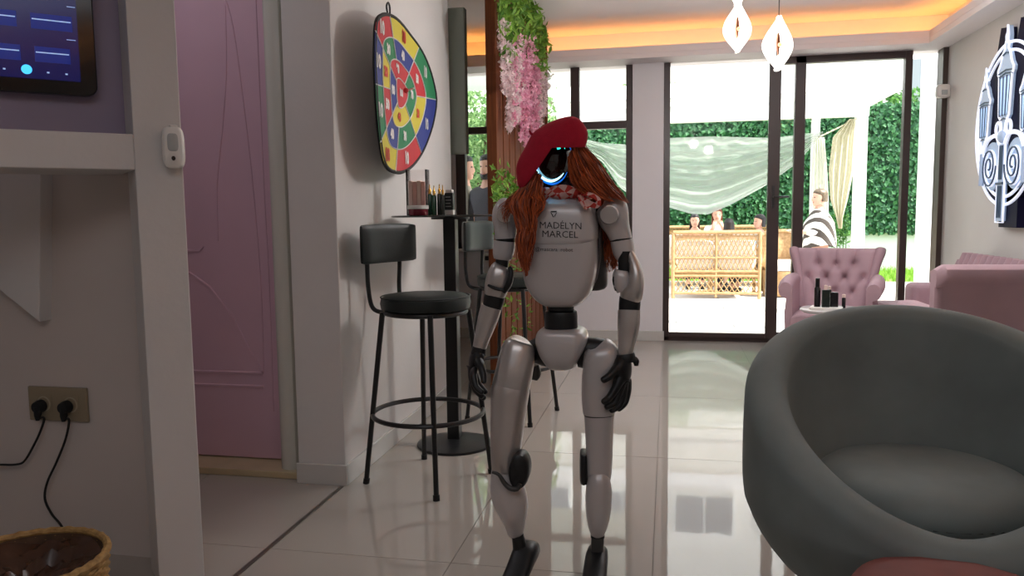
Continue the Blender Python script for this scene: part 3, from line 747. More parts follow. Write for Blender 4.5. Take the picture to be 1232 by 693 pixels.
for (x, y, pts, lab) in ((54, 487, [(54, 490), (53, 503), (49, 518), (40, 537), (29, 555), (18, 559), (0, 559), (-40, 558)], 'left black plug whose cable runs off to the left'),
                    (85, 488, [(85, 490), (83, 505), (79, 528), (68, 556), (57, 580), (54, 600), (62, 618), (72, 630), (79, 642)], 'right black plug whose cable drops behind the wicker basket')):
    p = nic(x, y)
    t = empty('power_plug', V(p.x, OY-0.03, p.z), lab, 'plug', 'black power plugs in the beige wall socket')
    Mx = Matrix.Translation((p.x, OY-0.013, p.z)) @ Matrix.Rotation(PI/2, 4, 'X')
    MB().lathe([(0.001, 0), (0.021, 0), (0.021, 0.012), (0.017, 0.026), (0.001, 0.028)], (0, 0, 0), 20, Mx).build('plug_body', RUB, t)
    MB().tube([V(p.x, OY-0.028, p.z), V(p.x-0.002, OY-0.03, p.z-0.028), V(p.x-0.004, OY-0.03, p.z-0.045)], [0.014, 0.011, 0.006], 10).build('strain_relief', RUB, t)
    cp2 = [V(p.x-0.004, OY-0.03, p.z-0.04)] + [nic(a_, b_, 0.022) for a_, b_ in pts[1:]]
    MB().tube(catmull(cp2, 6), 0.0038, 8).build('cable', RUB, t)
# basket
BC = V(-1.575, 1.57, 0)
BK = mat('basket_weave', (188, 150, 92), 0.7, rgb2=(140, 104, 58), vscale=60)
t = empty('wicker_basket', BC, 'round woven wicker basket on the floor at the lower left corner', 'basket')
R_b = 0.19
wv = MB()
for k in range(26):
    z = 0.006+k*0.0095; rad = R_b*(0.88+0.12*(k/26))
    pts = [V(BC.x+(rad+0.004*math.sin(a*24+PI*(k % 2)))*math.cos(a), BC.y+(rad+0.004*math.sin(a*24+PI*(k % 2)))*math.sin(a), z) for a in [2*PI*q/96 for q in range(96)]]
    wv.tube(pts, 0.0055, 5, loop=True)
o = wv.build('weave', BK, t); o['kind'] = 'stuff'
MB().lathe([(R_b*0.85, 0.004), (R_b*0.97, 0.25), (R_b*0.955, 0.25), (R_b*0.83, 0.012), (0.001, 0.012)], BC, 40).build('liner', mat('basket_dark', (84, 60, 42), 0.6, var=0.3, vscale=40), t)
MB().tube([V(BC.x+R_b*math.cos(a), BC.y+R_b*math.sin(a), 0.255+0.002*math.sin(a*30)) for a in [2*PI*q/80 for q in range(80)]], 0.010, 8, loop=True).build('rim', BK, t)
# brown crumpled bag filling the basket
rings = []
for i in range(9):
    r = R_b*0.94*(i/8)+0.002
    rings.append([V(BC.x+r*math.cos(a), BC.y+r*math.sin(a), 0.235-0.05*(1-i/8)+0.012*math.sin(5*a+i*1.7)*math.sin(i)+0.01*math.cos(9*a+2*i)*(i < 8)) for a in [2*PI*q/48 for q in range(48)]])
tag(MB().loft(rings, cap=False).build('basket_bag', mat('brown_film', (74, 48, 34), 0.25, var=0.3, vscale=15)), 'crumpled shiny brown bag lying inside the wicker basket', 'bag')

# wall display in the upper niche (tablet)
def nplane(x, y, off):
    p0_ = E0-NO*off; d = ray(x, y); s_ = (p0_-CAM).dot(NO)/d.dot(NO); return CAM+d*s_
TO = 0.115
cr_ = nplane(118, 113, TO); 
lx = (cr_-E0).dot(UL); zb = cr_.z-0.008
t = empty('wall_display', V(cr_.x, cr_.y, zb), 'black framed touchscreen display with blue screen in the niche at upper left', 'display')
def rrect(x0, z0, x1, z1, r, n=6):
    o = []
    for cx, cz, a0 in ((x1-r, z1-r, 0), (x0+r, z1-r, 90), (x0+r, z0+r, 180), (x1-r, z0+r, 270)):
        for k in range(n+1):
            a = math.radians(a0+90*k/n); o.append((cx+r*math.cos(a), cz+r*math.sin(a)))
    return o
DW, DH = 0.46, 0.62
def dl(x, y, z): return MN @ V(x, y, z)
fr = rrect(lx, zb, lx+DW, zb+DH, 0.028)
MB().loft([[dl(x, y, z) for x, z in fr] for y in (TO, TO+0.03)]).build('bezel', mat('glossy_black', (10, 10, 11), 0.12), t, smooth=False, bevel=0.003)
MB().box((lx+0.14, TO+0.03, zb+0.2), (lx+0.3, 0.16, zb+0.36), MN).build('wall_bracket', BLACK, t, smooth=False)
scx, scz = lx+0.042, zb+0.038
scr = MB().box((scx, TO-0.0015, scz), (lx+DW-0.04, TO-0.0008, zb+DH-0.04), MN).build('screen', mat('blue_screen', (6, 12, 50), 0.15, emit=(10, 22, 100), estr=0.28), t, smooth=False)
E1 = mat('screen_text', (200, 220, 255), 0.5, emit=(170, 200, 250), estr=0.4); E2 = mat('screen_glow', (12, 30, 110), 0.3, emit=(14, 40, 140), estr=0.3); E3 = mat('screen_button', (60, 190, 250), 0.5, emit=(70, 190, 250), estr=0.9)
def sl(px0, py0, px1, py1, h=0.0022):
    a = nplane(px0, py0, TO); b = nplane(px1, py1, TO)
    xa, xb = (a-E0).dot(UL), (b-E0).dot(UL)
    zc = (a.z+b.z)/2
    return (min(xa, xb), max(xa, xb), zc, h)
mb = MB(); gl = MB()
for q in ((38, 22, 85, 28), (43, 62, 83, 67), (-20, 16, 18, 20), (-20, 57, 23, 61), (-60, 52, -30, 56), (38, -20, 80, -14)):
    xa, xb, zc, h = sl(*q)
    g1 = MB().box((xa-0.003, TO-0.0022, zc-0.026), (xb+0.003, TO-0.0015, zc+0.016), MN).build('screen_tile', E2, scr, smooth=False)
    MB().box((xa, TO-0.003, zc-h*0.7), (xb, TO-0.0016, zc+h*0.7), MN).build('screen_line', E1, scr, smooth=False)
for q in ((80, 8, 90, 9.5), (80, 48, 91, 49)):
    xa, xb, zc, h = sl(*q); MB().box((xa, TO-0.003, zc-0.0008), (xb, TO-0.0016, zc+0.0008), MN).build('screen_line', E1, scr, smooth=False)

tx = MB(); 
pass
pb = nplane(32, 83.5, TO); xb = (pb-E0).dot(UL)
MB().loft([[dl(xb+0.013*math.cos(a), y, pb.z+0.013*math.sin(a)) for a in [2*PI*k/20 for k in range(20)]] for y in (TO-0.003, TO-0.0016)]).build('screen_button', E3, scr, smooth=False)
ic = MB()
for q in (5, 58, 80):
    p_ = nplane(q, 85+(q-30)*0.09, TO); xq = (p_-E0).dot(UL); ic.box((xq-0.003, TO-0.003, p_.z-0.002), (xq+0.003, TO-0.0016, p_.z+0.002), MN)
ic.build('screen_icon', E1, scr, smooth=False)

# motion sensor on the pillar
pc = nplane(213, 178, -0.03)
lxs = (pc-E0).dot(UL)
t = empty('motion_sensor', V(pc.x, pc.y, pc.z-0.058), 'white oval motion sensor with black dot on the niche pillar', 'sensor')
sm = MB(); rings = []
Rz = Matrix.Rotation(math.radians(24), 4, 'Z')
MS = Matrix.Translation(E0+UL*(lxs+0.002)+V(0, 0, pc.z)) @ Matrix(((UL.x, -NO.x, 0, 0), (UL.y, -NO.y, 0, 0), (0, 0, 1, 0), (0, 0, 0, 1))) 
def rr2(w_, h_, y, n=32, e=0.5):
    o = []
    for k in range(n):
        a = 2*PI*k/n; ca = math.copysign(abs(math.cos(a))**e, math.cos(a)); sa = math.copysign(abs(math.sin(a))**e, math.sin(a))
        o.append(MS @ V(w_*ca-y*0.25, y, h_*sa))
    return o
sbody = MB().loft([rr2(0.026, 0.050, 0.0), rr2(0.030, 0.058, -0.008), rr2(0.031, 0.060, -0.030), rr2(0.029, 0.058, -0.042), rr2(0.022, 0.050, -0.048), rr2(0.001, 0.002, -0.049)]).build('sensor_body', WHITE, t)
def rr3(w_, h_, y, cz, n=24, e=0.5):
    o = []
    for k in range(n):
        a = 2*PI*k/n; ca = math.copysign(abs(math.cos(a))**e, math.cos(a)); sa = math.copysign(abs(math.sin(a))**e, math.sin(a))
        o.append(MS @ V(w_*ca-y*0.25, y, cz+h_*sa))
    return o
MB().loft([rr3(0.0145, 0.025, -0.044, 0.014), rr3(0.0145, 0.025, -0.050, 0.014), rr3(0.011, 0.021, -0.052, 0.014), rr3(0.001, 0.001, -0.052, 0.014)]).build('sensor_lens', mat('lens_grey', (170, 172, 170), 0.25), t)
MB().loft([rr3(0.0055, 0.0065, -0.044, -0.031, e=1), rr3(0.0055, 0.0065, -0.0505, -0.031, e=1), rr3(0.0005, 0.0005, -0.051, -0.031, e=1)]).build('sensor_eye', BLACK, t)
MB().box((-0.008, -0.02, 0.055), (0.012, 0.0, 0.066), MS).build('bracket', WHITE, t, smooth=False, bevel=0.002)
# second sensor on right jamb
sp_ = at(1134, 110, 6.62)
t = empty('alarm_sensor', V(sp_.x, 6.6, sp_.z-0.05), 'small white alarm sensor at the top of the right door jamb', 'sensor')
MB().ellip((sp_.x, 6.61, sp_.z), (0.05, 0.038, 0.052), 20, 12, e=0.45).build('sensor_body', WHITE, t)
MB().box((sp_.x-0.02, 6.565, sp_.z-0.03), (sp_.x+0.02, 6.574, sp_.z+0.005)).build('sensor_lens', mat('lens_grey', (170, 172, 170), 0.25), t, smooth=False, bevel=0.002)
# small network box under the left window sill
nb = at(588, 311, 6.6)
t = empty('wall_box', V(nb.x, 6.68, nb.z-0.04), 'small white box with black sockets fixed below the left window sill', 'box')
MB().box((nb.x-0.05, 6.63, nb.z-0.04), (nb.x+0.05, 6.697, nb.z+0.04)).build('box_body', WHITE, t, smooth=False, bevel=0.004)
for s_ in (-1, 1): MB().box((nb.x+s_*0.024-0.016, 6.624, nb.z-0.018), (nb.x+s_*0.024+0.016, 6.631, nb.z+0.02)).build('socket_hole', BLACK, t, smooth=False)

# ================================================================== SLATTED PARTITION WITH WISTERIA
PX = -0.99; PY0, PY1 = 4.50, 6.38
t = empty('slatted_partition', (PX, (PY0+PY1)/2, 0), 'brown wooden slatted partition beside the left window, hung with flowers', 'partition')
MB().box((PX-0.05, PY0-0.055, 0), (PX+0.01, PY0, CZ-0.002)).build('post', WOOD, t, smooth=False, bevel=0.003)
MB().box((PX-0.05, PY1, 0), (PX+0.01, PY1+0.045, CZ-0.002)).build('post', WOOD, t, smooth=False, bevel=0.003)
MB().box((PX-0.05, PY0, CZ-0.06), (PX+0.01, PY1, CZ-0.002)).build('rail', WOOD, t, smooth=False, bevel=0.003)
MB().box((PX-0.05, PY0, 0.0), (PX+0.01, PY1, 0.06)).build('rail', WOOD, t, smooth=False, bevel=0.003)
ns = 10; pitch = (PY1-PY0)/ns
s0 = MB().box((PX-0.045, PY0+0.025, 0.06), (PX-0.005, PY0+pitch, CZ-0.06)).build('slat', WOOD, t, smooth=False, bevel=0.003)
for k in range(1, ns):
    c = s0.copy(); COL.objects.link(c); c.location.y += pitch*k
VINE = leafy('vine_leaf', (70, 120, 40), (140, 180, 70), 0.35)
PWH = leafy('blossom_white', (236, 222, 220), (220, 190, 196), 0.4); PPK = leafy('blossom_pink', (224, 146, 176), (238, 190, 206), 0.4)
def garland(px, pytop, pybot, m, label, n=120, w_=0.055, lv=30):
    a = atx(px, pytop, PX+0.05); b = atx(px, pybot, PX+0.05)
    b.y = a.y
    t = empty('wisteria_garland', V(a.x, a.y, b.z), label, 'flowers', 'artificial wisteria garlands on the slatted partition')
    MB().tube([V(PX+0.016, a.y, CZ-0.03), V(PX+0.05, a.y, CZ-0.08), V(a.x, a.y, a.z), V(a.x, a.y, b.z)], 0.003, 5).build('stem', mat('stem_green', (80, 110, 50), 0.6), t)
    mb = MB()
    for k in range(n):
        f_ = random.random(); z = a.z+(b.z-a.z)*f_; ww = w_*(1.1-0.6*f_)
        p = V(a.x+abs(random.gauss(0, 0.5))*ww*0.8, a.y+random.gauss(0, 0.6)*ww, z)
        d = V(random.uniform(0.3, 1), random.gauss(0, .7), random.gauss(0, .7)).normalized()
        u = d.cross(V(0, 0, 1)).normalized(); v = d.cross(u)
        s_ = random.uniform(0.016, 0.026)
        for q in range(4):
            a1 = PI/2*q+random.uniform(-.2, .2)
            e1 = u*math.cos(a1)+v*math.sin(a1); e2 = u*math.cos(a1+0.6)+v*math.sin(a1+0.6); e3 = u*math.cos(a1-0.6)+v*math.sin(a1-0.6)
            mb.add([p, p+e2*s_*0.6+d*0.004, p+e1*s_+d*0.008, p+e3*s_*0.6+d*0.004], [(0, 1, 2, 3)])
    o = mb.build('blossoms', m, t, smooth=False); o['kind'] = 'stuff'
    mb = MB()
    for k in range(lv):
        z = a.z+random.uniform(-0.08, min(0.35, CZ-0.04-a.z))
        leafmb(mb, V(a.x+random.uniform(0, 0.06), a.y+random.gauss(0, 0.05), z), random.uniform(0.05, 0.085), asp=0.35, drop=0.8)
    o = mb.build('leaves', VINE, t, smooth=False); o['kind'] = 'stuff'
for (px, y0, y1, m, lab, n) in ((601, 22, 60, PWH, 'short white garland at the very top of the near post', 60), (603, 60, 110, PWH, 'white wisteria garland hanging along the near post of the partition', 80), (609, 55, 158, PWH, 'long white wisteria garland, second from the near post', 190),
        (614, 42, 150, PPK, 'pale pink wisteria garland, third from the near post', 190), (619, 50, 150, PWH, 'white wisteria garland between two pink garlands', 170), (624, 45, 168, PPK, 'pink wisteria garland in the middle of the partition', 220),
        (630, 45, 178, PPK, 'longest pink wisteria garland, above the beret', 260), (636, 60, 172, PPK, 'deep pink wisteria garland right of the longest one', 230), (642, 70, 160, PPK, 'pink wisteria garland close to the far end', 190),
        (647, 76, 150, PWH, 'white wisteria garland second from the far end of the partition', 150), (653, 88, 140, PWH, 'white wisteria garland at the far edge of the partition', 110)):
    garland(px, y0, y1, m, lab, n)
mb = MB()
for k in range(520):
    px = random.uniform(600, 655); f_ = (px-600)/55
    py = random.uniform(-30, 45)+f_*45
    p = atx(px, py, PX+random.uniform(0.0, 0.08))
    if p.z < CZ-0.03: leafmb(mb, p, random.uniform(0.05, 0.09), asp=0.35, drop=0.8)
tag(mb.build('hanging_ivy', VINE, smooth=False), 'green ivy foliage covering the top of the slatted partition', 'ivy', kind='stuff')
mb = MB()
for k in range(230):
    px = 592+abs(random.gauss(0, 22)); py = random.gauss(232, 16)
    if px < 650: leafmb(mb, atx(px, py, PX+random.uniform(0.0, 0.07)), random.uniform(0.04, 0.075), asp=0.4, drop=0.5)
tag(mb.build('hanging_ivy', VINE, smooth=False), 'sprig of green ivy midway down the near post behind the robot shoulder', 'ivy', kind='stuff')
mb = MB()
for k in range(110):
    px = random.uniform(605, 640); py = random.uniform(300, 425)
    leafmb(mb, atx(px, py, PX+random.uniform(0.014, 0.03)), random.uniform(0.03, 0.055), asp=0.4)
tag(mb.build('hanging_ivy', VINE, smooth=False), 'thin trailing ivy low on the slats behind the farther bar stool', 'ivy', kind='stuff')

# ================================================================== PENDANT LAMPS
GLOW = mat('lamp_acrylic', (255, 250, 245), 0.3, emit=(255, 246, 236), estr=2.4)
COPPER = mat('lamp_copper', (190, 130, 100), 0.3, metal=0.8)
def petal(t, c, H, Wd, rot, nm='petal'):
    # a closed pointed loop with a broad band
    rings = []
    N_ = 28
    outer = []; 
    for k in range(N_+1):
        f_ = k/N_; z = H*(0.5-f_); wd = Wd*math.sin(PI*f_)**1.15*(1+0.25*math.sin(PI*(f_-0.2)))
        outer.append((wd, z))
    for side in (-1, 1):
        rr_ = []
        for wd, z in outer:
            wi = max(0.0, wd*0.28)
            r_ = []
            for (q, dy) in ((wd+0.004, -0.012), (wd+0.004, 0.012), (wi*0.6, 0.008+0.01), (wi*0.6, -0.008+0.01)):
                v = Matrix.Rotation(rot+side*0.25, 3, 'Z') @ V(side*q, dy, 0)
                r_.append(V(c.x+v.x, c.y+v.y, c.z+z))
            rr_.append(r_)
        MB().loft(rr_).build(nm, GLOW, t)
def pendant(px, ytop, ybot, Y, wpx, label, extra=False):
    a = at(px, ytop, Y); b = at(px, ybot, Y); c = (a+b)/2; H = a.z-b.z
    t = empty('pendant_lamp', V(c.x, Y, b.z), label, 'lamp', 'glowing petal pendant lamps')
    MB().tube([V(c.x, Y, CZ-0.015), V(c.x, Y, a.z-0.005)], 0.0018, 6).build('cable', BLACK, t)
    MB().lathe([(0.001, -0.016), (0.05, -0.016), (0.05, 0), (0.001, 0)], (c.x, Y, CZ), 24).build('ceiling_rose', WHITE, t)
    petal(t, c, H, wpx/928*Y*0.5, 0.25)
    MB().tube([V(c.x, Y, c.z+H*0.22), V(c.x, Y-0.004, c.z), V(c.x, Y, c.z-H*0.22)], [0.003, 0.009, 0.003], 8).build('core', COPPER, t)
    MB().ellip((c.x+0.004, Y-0.02, c.z-0.01), (0.009, 0.009, 0.009), 12, 8).build('crystal', mat('warm_crystal', (255, 210, 160), 0.1, emit=(255, 190, 120), estr=1.5), t)
    pl_ = bpy.data.lights.new('pendant_bulb', 'POINT'); pl_.energy = 18.0; pl_.color = (1.0, 0.97, 0.94); pl_.shadow_soft_size = 0.05
    po_ = bpy.data.objects.new('pendant_bulb', pl_); COL.objects.link(po_); po_.location = (c.x, Y+0.05, c.z)
    if extra:
        MB().tube([V(c.x-0.008, Y, b.z+0.035), V(c.x-0.012, Y, b.z+0.01)], 0.001, 5).build('bead_wire', BLACK, t)
        MB().ellip((c.x-0.012, Y, b.z+0.004), (0.006, 0.006, 0.006), 10, 8).build('bead', GLOW, t)
    else:
        petal(t, V(c.x, Y, a.z+0.045), 0.12, 0.024, 0.9)
pendant(887.5, 3, 63, 3.7, 25, 'left glowing petal pendant lamp, hanging higher with a twisted upper loop')
pendant(936.5, 19, 85, 3.7, 27, 'right glowing petal pendant lamp on a thin black cable', True)

# ================================================================== LANTERN SIGN ON THE RIGHT WALL
SGX = 2.105
t = empty('lantern_sign', V(2.12, 5.43, 1.03), 'illuminated white street lantern cut-out sign on black panel on the right wall', 'sign')
def wp(x, y, off): p = atx(x, y, 2.12-off); return V(2.12-off, p.y, p.z)
DARKB = mat('sign_dark', (10, 9, 40), 0.6, spec=0.15); SW = mat('sign_white', (176, 196, 222), 0.4, emit=(190, 215, 250), estr=0.06)
SE = mat('sign_glow', (240, 244, 255), 0.4, emit=(226, 234, 255), estr=0.4); SG = mat('sign_grey', (64, 84, 110), 0.4)
# work in wall metres: u = 5.43 - Y (rightwards in the picture), z
UC = 5.40
def P_(u, z, off): return V(2.12-off, UC-u, z)
def poly(mb, pts, o0, o1):
    mb.loft([[P_(u, z, o0) for u, z in pts], [P_(u, z, o1) for u, z in pts]])
pan = MB()
ell = [(0.47*math.cos(a), 1.62+0.50*math.sin(a)) for a in [2*PI*k/64 for k in range(64)]]
poly(pan, ell, 0.005, 0.05)
for s_ in (-1, 1): 
    poly(pan, [(s_*0.14-0.12, 1.9), (s_*0.14+0.12, 1.9), (s_*0.14+0.10, 2.22), (s_*0.14-0.02, 2.24)], 0.005, 0.049)
poly(pan, [(-0.06, 0.98), (0.20, 0.98), (0.20, 1.3), (-0.06, 1.3)], 0.005, 0.05)
pan.build('backing_panel', DARKB, t, smooth=False)
ring = MB()
for r0 in (1.0, 0.90): ring.tube([P_(0.47*r0*math.cos(a), 1.62+0.50*r0*math.sin(a), 0.055) for a in [2*PI*k/72 for k in range(72)]], 0.010, 6, loop=True)
ring.build('oval_ring', SE, t)
def lantern(u0, z0, s_):
    q = [(0.0, 0.62), (0.014, 0.56), (0.010, 0.53), (0.028, 0.50), (0.022, 0.48), (0.05, 0.455), (0.085, 0.385), (0.115, 0.355), (0.112, 0.33), (0.095, 0.31), (0.075, 0.06), (0.05, 0.04), (0.035, 0.015), (0.02, -0.05), (0.018, -0.10)]
    pts = [(u0+a*s_, z0+b*s_) for a, b in q]+[(u0-a*s_, z0+b*s_) for a, b in reversed(q[1:])]
    m = MB(); poly(m, pts, 0.04, 0.07); l_ = m.build('lantern', SW, t, smooth=False)
    MB().tube([P_(a, b, 0.07) for a, b in pts], 0.006*s_+0.002, 6, loop=True).build('glow_edge', SE, l_)
    g_ = MB()
    for k in range(3):
        a0 = -0.075+k*0.055; 
        poly(g_, [(u0+(a0*0.8)*s_, z0+0.07*s_), (u0+(a0*0.8+0.035)*s_, z0+0.07*s_), (u0+(a0+0.042)*s_, z0+0.30*s_), (u0+a0*s_, z0+0.30*s_)], 0.068, 0.073)
    g_.build('lantern_pane', mat('sign_pane', (176, 206, 240), 0.3, emit=(160, 200, 255), estr=0.35), l_, smooth=False)
    d_ = MB()
    for zz, hw in ((0.345, 0.11), (0.325, 0.105), (0.045, 0.05), (0.455, 0.05)):
        d_.tube([P_(u0-hw*s_, z0+(zz-0.012)*s_, 0.073), P_(u0, z0+(zz+0.0)*s_, 0.075), P_(u0+hw*s_, z0+(zz-0.012)*s_, 0.073)], 0.005*s_, 5)
    for k in range(4):
        a0 = -0.08+k*0.053; d_.tube([P_(u0+a0*0.8*s_, z0+0.06*s_, 0.074), P_(u0+a0*s_, z0+0.31*s_, 0.074)], 0.004*s_, 5)
    d_.build('line_work', SG, l_)
lantern(0.0, 1.615, 0.98)
lantern(-0.31, 1.52, 0.80); lantern(0.31, 1.52, 0.80)
pl = MB(); poly(pl, [(-0.045, 1.02), (0.045, 1.02), (0.045, 1.25), (0.035, 1.27), (0.035, 1.50), (-0.035, 1.50), (-0.035, 1.27), (-0.045, 1.25)], 0.04, 0.075)
pole = pl.build('lamp_post', SW, t, smooth=False)
d_ = MB()
for u in (-0.026, -0.01, 0.008, 0.025): d_.tube([P_(u, 1.04, 0.077), P_(u, 1.24, 0.077)], 0.004, 5); d_.tube([P_(u*0.8, 1.28, 0.077), P_(u*0.8, 1.49, 0.077)], 0.004, 5)
d_.tube([P_(-0.05, 1.255, 0.079), P_(0.05, 1.255, 0.079)], 0.008, 6)
d_.build('line_work', SG, pole)
MB().tube([P_(a, b, 0.07) for a, b in [(-0.055, 1.01), (0.055, 1.01), (0.055, 1.26), (0.045, 1.28), (0.045, 1.5), (-0.045, 1.5), (-0.045, 1.28), (-0.055, 1.26)]], 0.007, 6, loop=True).build('glow_edge', SE, pole)
MB().ellip(P_(0, 1.545, 0.07), (0.03, 0.042, 0.042), 16, 10).build('ball', SW, t)
for s_ in (-1, 1):
    sp = []
    for k in range(46):
        a = k/45*4.6*PI; r_ = 0.125*(1-k/45*0.86)
        sp.append(P_(s_*(0.175-r_*math.cos(a)*0.9), 1.37-r_*math.sin(a)*1.1, 0.07))
    MB().loft([[P_(s_*0.175+0.14*math.cos(a), 1.37+0.155*math.sin(a), o_) for a in [2*PI*k/32 for k in range(32)]] for o_ in (0.045, 0.062)]).build('scroll_plate', SW, t, smooth=False)
    MB().tube(sp, 0.010, 6).build('scroll', SE, t)
    MB().tube([q+V(-0.010, 0, 0) for q in sp], 0.006, 5).build('line_work', SG, t)
    MB().tube(catmull([P_(s_*0.04, 1.50, 0.07), P_(s_*0.10, 1.56, 0.07), P_(s_*0.24, 1.54, 0.07), P_(s_*0.31, 1.46, 0.07)], 6), 0.014, 6).build('arm', SE, t)
    MB().tube([P_(s_*0.075+0.035*math.cos(a), 1.60+0.04*math.sin(a), 0.07) for a in [2*PI*k/20 for k in range(20)]], 0.010, 6, loop=True).build('small_scroll', SE, t)
    MB().tube([P_(s_*0.31, 1.46, 0.07), P_(s_*0.315, 1.25, 0.07)], 0.016, 8).build('side_post', SW, t)

# ================================================================== GREY TUB CHAIR (foreground right)
def sup(a, e): return math.copysign(abs(a)**e, a)
SCN = atz(1110, 582, 0.44)
TUB_RZ = math.radians(-4)
t = empty('tub_chair', (SCN.x, SCN.y, 0), 'large round grey-green velvet tub chair on gold legs in the right foreground', 'chair')
def tubring(th):
    # th = 0 at the front (towards the camera), pi at the back
    k = (1-math.cos(th))/2
    zr = 0.438 + 0.392*(k**0.80)
    ro = 0.388 + 0.052*k; lean = 0.02*k
    d = V(math.sin(th+TUB_RZ), -math.cos(th+TUB_RZ), 0)
    prof = [(0.05, 0.165), (0.19, 0.168), (0.265, 0.195), (0.335, 0.25), (ro-0.034, 0.305), (ro-0.012, 0.355), (ro-0.003, 0.38)]
    n = 5
    for i in range(1, n+1):
        f_ = i/n; z = 0.38+(zr-0.045-0.38)*f_
        prof.append((ro+lean*f_-0.022*f_*f_*k, z))
    rt = prof[-1][0]; th_ = 0.052
    for i in range(1, 8):
        a = PI*i/8; prof.append((rt-th_+th_*math.cos(a), zr-0.045+0.045*math.sin(a)))
    ri = rt-2*th_
    for i in range(0, 6):
        f_ = i/5; prof.append((ri-(ri-0.238)*(f_**1.5), (zr-0.045)-(zr-0.045-0.375)*(f_**0.9)))
    prof += [(0.15, 0.36), (0.01, 0.36)]
    prof = [(p.x, p.y) for p in catmull([V(r, z, 0) for r, z in prof], 2)]
    return [V(SCN.x, SCN.y, z)+d*max(r, 0.005) for r, z in prof]
N_ = 88
MB().loft([tubring(2*PI*k/N_) for k in range(N_)], cap=False, closed=False, loop=True).build('shell', VELVET, t)
rings = []
for i in range(15):
    ph = -PI/2+PI*i/14
    rings.append([V(SCN.x+0.243*max(0.002, math.cos(ph)**0.45 if math.cos(ph) > 0 else 0.002)*math.cos(a), SCN.y+0.243*max(0.002, math.cos(ph)**0.45 if math.cos(ph) > 0 else 0.002)*math.sin(a), 0.430+0.062*sup(math.sin(ph), 0.8)) for a in [2*PI*q/56 for q in range(56)]])
MB().loft(rings).build('seat_cushion', VELVET, t)
MB().tube([V(SCN.x+0.237*math.cos(a), SCN.y+0.237*math.sin(a), 0.418) for a in [2*PI*k/64 for k in range(64)]], 0.0045, 6, loop=True).build('cushion_gap_shade', mat('gap_shade_dark', (34, 35, 32), 0.8), t)  # dark ring standing in for the shade in the gap round the cushion
for a in (-62, 40, 130, 225):
    th = math.radians(a)
    d = V(math.sin(th), -math.cos(th), 0); b = V(SCN.x, SCN.y, 0)
    MB().tube([b+d*0.24+V(0, 0, 0.20), b+d*0.335+V(0, 0, 0.0)], [0.015, 0.010], 12).build('leg', GOLD, t)
# dusty rose pouf in the near corner
pf = atz(1158, 711, 0.415)
t = empty('round_pouf', (pf.x, pf.y, 0), 'dusty rose velvet pouf in front of the grey tub chair, cut by the bottom edge', 'pouf')
MB().lathe([(0.01, 0.03), (0.17, 0.03), (0.19, 0.05), (0.205, 0.12), (0.207, 0.28), (0.20, 0.37), (0.182, 0.40), (0.14, 0.415), (0.06, 0.42), (0.001, 0.421)], (pf.x, pf.y, 0), 48).build('cushion', ROSE, t)
MB().tube([V(pf.x+0.204*math.cos(a), pf.y+0.204*math.sin(a), 0.345) for a in [2*PI*k/60 for k in range(60)]], 0.004, 6, loop=True).build('piping', ROSE, t)
for k in range(4):
    a = PI/4+k*PI/2; MB().tube([V(pf.x+0.13*math.cos(a), pf.y+0.13*math.sin(a), 0.04), V(pf.x+0.13*math.cos(a), pf.y+0.13*math.sin(a), 0)], 0.015, 10).build('leg', GOLD, t)

